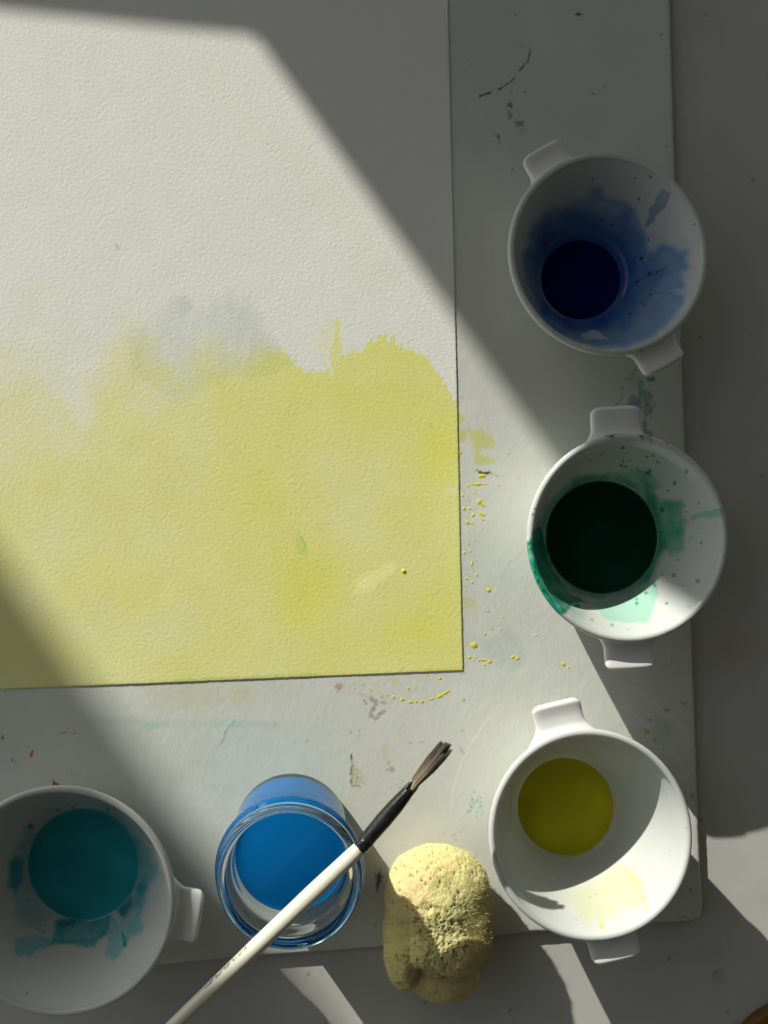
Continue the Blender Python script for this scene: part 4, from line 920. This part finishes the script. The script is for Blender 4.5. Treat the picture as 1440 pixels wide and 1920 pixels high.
# hairs: a few wet clumps that fan out sideways and upwards
def hairs(n, seed):
    r = np.random.default_rng(seed); V = []; F = []; C = []; nseg = 8
    LB = np.linalg.norm(p3 - p2)
    clumps = [(-1.0, .6, 1.0), (-.62, -.2, .98), (-.30, .75, 1.04), (-.05, -.5, 1.0), (.22, .3, 1.06), (.48, -.75, .97), (.72, .55, 1.0), (1.0, -.1, .90), (.3, 1.0, .86), (-.4, -1.0, .9)]
    for k in range(n):
        ra, an = math.sqrt(r.random()), r.random() * 6.283
        u0, w0 = ra * math.cos(an), ra * math.sin(an)
        ci = int(np.argmin([(u0 - c[0] * .85) ** 2 + (w0 - c[1] * .85) ** 2 + r.random() * .12 for c in clumps])); c = clumps[ci]
        ln = LB * c[2] * (r.uniform(0.80, 1.02) if r.random() < .85 else r.uniform(.55, .8)); th = r.uniform(0.075, 0.13)
        jit = r.normal(size=2) * 0.16; tone = r.uniform(0.7, 1.25)
        b = len(V)
        for j in range(nseg):
            t = j / (nseg - 1); m = t ** 1.2
            su = u0 * 1.75 * (1 - m) + (c[0] * 3.5 + (u0 - c[0]) * 2.5 + jit[0]) * m
            sw = w0 * 1.6 * (1 - m) + (c[1] * 2.3 + (w0 - c[1]) * 1.1 + jit[1]) * m - 0.3 * t
            su += 0.5 * math.sin(math.pi * t) * -0.5
            q0 = p2 - dirb * 2.5 + dirb * (ln + 2.5) * t + s_b * su + A([0, 0, sw])
            w = th * (1 - 0.72 * t)
            cl = (A([0.46, 0.36, 0.22]) * (1 - t) ** .7 + A([0.19, 0.17, 0.15]) * (1 - (1 - t) ** .7)) * tone
            if ci in (0, 5, 9): cl = cl * 0.7
            for q in range(3):
                a = 2.094 * q
                V.append(q0 + s_b * w * math.cos(a) + A([0, 0, 1]) * w * math.sin(a)); C.append(cl)
        for j in range(nseg - 1):
            for q in range(3):
                a0 = b + j * 3 + q; a1 = b + j * 3 + (q + 1) % 3
                F.append((a0, a1, a1 + 3, a0 + 3))
    o = make_mesh('bristles', np.array(V) - p1, np.array(F), M['bristle'], brush, color=np.array(C))
    o['kind'] = 'stuff'
hairs(4600, 5)
# worn print on the handle: a row of small black strokes
Vp = []; Fp = []
rr = random.Random(4)
t0 = 0.40; pos = 0.0
a0_ = p0 + dirh * (np.linalg.norm(A([*W(385, 1848, brush_z), brush_z]) - p0) * 0.97)
ln_ = np.linalg.norm(A([*W(462, 1768, brush_z), brush_z]) - A([*W(385, 1848, brush_z), brush_z]))
s_h = np.cross(dirh, A([0, 0, 1.0])); s_h /= np.linalg.norm(s_h)
while pos < ln_:
    w = rr.choice([0.25, 0.3, 0.4, 0.6]); gap = rr.choice([0.22, 0.3, 0.35, 0.8])
    for part in range(2):
        if rr.random() < 0.25: continue
        aA = math.radians(172 - part * 15)
        aB = aA - math.radians(rr.choice([8, 15, 15]))
        b_i = len(Vp)
        for (pp_, aa) in ((pos, aA), (pos + w, aA), (pos + w, aB), (pos, aB)):
            base_ = a0_ + dirh * pp_
            rad = np.interp(np.dot(base_ - p0, dirh), hl, hr) + 0.03
            Vp.append(base_ + rad * (math.cos(aa) * s_h + math.sin(aa) * A([0, 0, 1.0])))
        Fp.append((b_i, b_i + 1, b_i + 2, b_i + 3))
    pos += w + gap
make_mesh('print_marks', np.array(Vp) - p1, np.array(Fp), M['ink'], handle_o, smooth=False)

# ------------------------------------------------------------------ sponge
def ico_dirs(n_th, n_ph):
    th = np.linspace(0.0, np.pi, n_th); ph = np.linspace(0, 2 * np.pi, n_ph, endpoint=False)
    T, Pp = np.meshgrid(th, ph, indexing='ij')
    return np.stack([np.sin(T) * np.cos(Pp), np.sin(T) * np.sin(Pp), np.cos(T)], -1).reshape(-1, 3)
sx, sy = W(818, 1735, 20)
nth, nph = 330, 620
# poles along the long (y) axis keep the cells even over the top
Dd = ico_dirs(nth, nph); Dd = np.stack([Dd[:, 0], Dd[:, 2], -Dd[:, 1]], 1)
lobes = [((1.5, 13, 0.5), (23.5, 25, 16)), ((3, -5.5, 1.5), (22.5, 17, 16)), ((-15.5, -8, -2), (9.8, 23, 13)), ((3.5, -25, -4.5), (18, 13.5, 11)), ((15, 4, -1), (10.8, 21, 13)), ((-12, 12, -1), (12.2, 20, 13)), ((12, 20, 0), (12, 14, 12))]
def sdf(p):
    out = None; k = 1.5
    for c, r in lobes:
        c = A(c); r = A(r, float)
        q = (p - c) / r; d = (np.linalg.norm(q, axis=1) - 1) * r.min()
        if out is None: out = d
        else:
            h = np.clip(0.5 + 0.5 * (out - d) / k, 0, 1); out = out * (1 - h) + d * h - k * h * (1 - h)
    return out
rad = np.full(len(Dd), 45.0)
for _ in range(46):
    rad = rad - 0.75 * sdf(Dd * rad[:, None])
    rad = np.maximum(rad, 3)
Ps = Dd * rad[:, None]
# surface relief: soft lumps, ridges, fine pores
rel = 1.5 * fbm3(Ps, 10, 2, 1) + 0.42 * fbm3(Ps, 4.6, 2, 2) + 0.32 * fbm3(Ps, 1.6, 1, 3) + 0.24 * fbm3(Ps, 0.8, 1, 4)
from mathutils import kdtree
kd = kdtree.KDTree(len(Ps))
for k_, p_ in enumerate(Ps): kd.insert(p_, k_)
kd.balance()
pit = np.zeros(len(Ps)); rp = np.random.default_rng(31)
clus = fbm3(Ps, 13, 2, 9)
up_i = np.nonzero(Ps[:, 2] > -8)[0]
wp = np.sqrt(np.clip(1 - Dd[up_i, 1] ** 2, 0, 1)) * np.clip(0.6 + 1.6 * clus[up_i], 0.12, 2)
for k_ in rp.choice(up_i, 2000, replace=False, p=wp / wp.sum()):
    pr = 0.30 + 0.45 * rp.random() ** 4; dp = pr * rp.uniform(1.3, 2.2)
    for co, vi, dd_ in kd.find_range(Ps[k_], pr * 1.7):
        pit[vi] = max(pit[vi], dp * math.exp(-(dd_ / pr) ** 4))
hole = np.zeros(len(Ps))
for (hx, hy, hr_, dep) in [(-17.0, -25.5, 2.4, 4.0), (-8.0, -21.5, 2.2, 4.0), (-9.5, -18, 1.6, 2.6), (2.4, -20, 1.5, 2.4), (-7, 15.5, 2.6, 1.3), (-2, 14.6, 2.0, 1.0), (5, 9, 1.4, 1.3), (-10, 9, 1.8, .9), (1.4, -11.5, .9, 1.2)]:
    d = np.hypot(Ps[:, 0] - hx, Ps[:, 1] - hy); hole += np.where(Ps[:, 2] > -4, dep * np.exp(-(d / hr_) ** 4), 0)
rad2 = rad + rel - pit - hole
Ps = Dd * rad2[:, None]
zc = 19.5 - BZ
Zs = Ps[:, 2] + zc
Zs = np.where(Zs < 1.5, 0.05 + 1.45 * np.exp((Zs - 1.5) / 4.0), Zs)   # flattened where it rests
Ps = np.stack([Ps[:, 0], Ps[:, 1], Zs], 1)
scol = np.tile(A([0.66, 0.58, 0.27]), (len(Ps), 1))
px_, py_ = P(Ps[:, 0] + sx, Ps[:, 1] + sy, Ps[:, 2] + BZ)
pk = np.exp(-(((px_ - 775) / 55) ** 2 + ((py_ - 1655) / 50) ** 2))[:, None]
scol = scol * (1 - pk * 0.7) + pk * 0.7 * A([0.70, 0.55, 0.30])
gn = np.exp(-(((px_ - 850) / 50) ** 2 + ((py_ - 1700) / 60) ** 2))[:, None]
scol = scol * (1 - gn * 0.6) + gn * 0.6 * A([0.62, 0.62, 0.28])
lo = sstep(1740, 1860, py_)[:, None]
scol = scol * (1 - lo * 0.5) + lo * 0.5 * A([0.57, 0.51, 0.23])
scol *= (1 + 0.10 * fbm3(Ps, 6, 3, 6))[:, None]
scol *= (1 - 0.3 * np.clip(pit, 0, 1))[:, None]  # shade inside the pores, painted into the colour
M['sponge'] = mat('sea_sponge', attr=True, rough=0.9, spec=0.1, sss=0.8, sss_r=(1.0, 0.85, 0.4), sss_scale=0.005, bumps=[(1500, 0.0005, 0.5, 3, (1, 1, 1))])
M['fibre'] = mat('sponge_fibre', attr=True, rough=0.9, spec=0.1)
sponge = thing('sea_sponge', 'pale yellow natural sea sponge with pores and a fuzzy edge right of the jar', 'sponge', (sx, sy, BZ))
make_mesh('sponge_body', Ps, grid_faces(nth, nph, flip=False)[:, ::-1].copy() if False else np.concatenate([grid_faces(nth, nph, flip=True), np.stack([np.arange(nth - 1) * nph + nph - 1, (np.arange(nth - 1) + 1) * nph + nph - 1, (np.arange(nth - 1) + 1) * nph, np.arange(nth - 1) * nph], 1)[:, ::-1]]), M['sponge'], sponge, color=scol)
# loose fibres standing off the surface
r = np.random.default_rng(21)
cand = np.nonzero((Ps[:, 2] > 6) & (np.abs(Dd[:, 1]) < 0.995))[0]
wgt = 0.25 + 1.6 * (Ps[cand, 0] > 11) * (np.abs(Ps[cand, 1]) < 26) + 0.9 * (Ps[cand, 1] < -22) + 0.5 * (Ps[cand, 1] > 24)
wgt *= np.sqrt(np.clip(1 - Dd[cand, 1] ** 2, 0, 1)) + .02
pick = r.choice(cand, 46000, replace=False, p=wgt / wgt.sum())
FV = []; FF = []; FC = []
for i in pick:
    n = Dd[i]; c = Ps[i] - n * 0.3
    t = r.normal(size=3); t -= n * np.dot(t, n) * 0.75; t /= np.linalg.norm(t)
    ln = r.uniform(0.35, 1.1) * (2.2 if c[0] > 12 and r.random() < .5 else 1.0); w = r.uniform(0.03, 0.055)
    s = np.cross(t, n); s /= max(np.linalg.norm(s), 1e-6)
    b = len(FV)
    mid_ = c + t * ln * .5 + n * ln * .5; end = c + t * ln * .8 + n * ln * r.uniform(.1, .9)
    FV += [c - s * w, c + s * w, mid_ - s * w, mid_ + s * w, end]
    FF += [(b, b + 1, b + 3, b + 2)]; FF.append((b + 2, b + 3, b + 4, b + 4))
    FC += [scol[i] * 1.04] * 5
side = np.nonzero((Ps[:, 2] > 3) & (np.abs(Dd[:, 2]) < 0.62))[0]
ws_ = np.sqrt(np.clip(1 - Dd[side, 1] ** 2, 0, 1)) + .03
for i in r.choice(side, 9000, replace=False, p=ws_ / ws_.sum()):
    n = Dd[i]; c = Ps[i] - n * 0.3; t = n + r.normal(size=3) * 0.55; t /= np.linalg.norm(t)
    ln = r.uniform(0.6, 1.9); w = r.uniform(0.03, 0.05); q_ = r.normal(size=3) * .3
    s = np.cross(t, A([0.3, 0.2, 1.0])); s /= max(np.linalg.norm(s), 1e-6); b = len(FV)
    mid_ = c + t * ln * .5 + q_ * .3; end = c + t * ln + q_
    FV += [c - s * w, c + s * w, mid_ - s * w, mid_ + s * w, end]
    FF += [(b, b + 1, b + 3, b + 2)]; FF.append((b + 2, b + 3, b + 4, b + 4)); FC += [scol[i] * 1.03] * 5
quads = np.array([f for f in FF if f[2] != f[3]]); tris = np.array([f[:3] for f in FF if f[2] == f[3]])
fo = make_mesh('fibres', np.array(FV), [quads, tris], M['fibre'], sponge, color=np.array(FC)); fo['kind'] = 'stuff'

# ------------------------------------------------------------------ small things at the lower right
wd = W(1509, 2021, 3)
M['wood'] = mat('brown_wood', (0.20, 0.085, 0.022), rough=0.5, mott=0.5, mott_scale=55, bumps=[(150, 0.0006, 0.3, 4, (1, 6, 1))])
kk = (CAM_H - 3) / FPX
R_ = 151 * kk
lid = lathe('wooden_lid', smooth_prof([(0.05, 0.05), (R_ - 1.5, 0.05), (R_, 1.0), (R_, 4.5), (R_ - 1.2, 6.4), (R_ - 6, 6.9), (R_ - 8, 6.3), (0.05, 6.2)], 3), M['wood'], None)
lid.location = (wd[0] * MM, wd[1] * MM, 0)
tag(lid, 'round brown wooden lid just entering the bottom right corner', 'lid')

M['waterdrop'] = glass_thin('clear_water_drop', 0.25)
dxw, dyw = W(1347, 1832, 0)
t_ = np.linspace(0, 1, 16)
wdrop = lathe('water_drop', np.stack([3.6 * (1 - t_ ** 2) ** 0.5 + 0.001, 0.02 + 0.7 * t_], 1), M['waterdrop'], None, ns=48)
wdrop.location = (dxw * MM, dyw * MM, 0.0002); wdrop.rotation_euler = (0, 0, 0.4); wdrop.scale = (1, 1.1, 1)
tag(wdrop, 'clear water drop on the bare table near the bottom right corner', 'water drop')
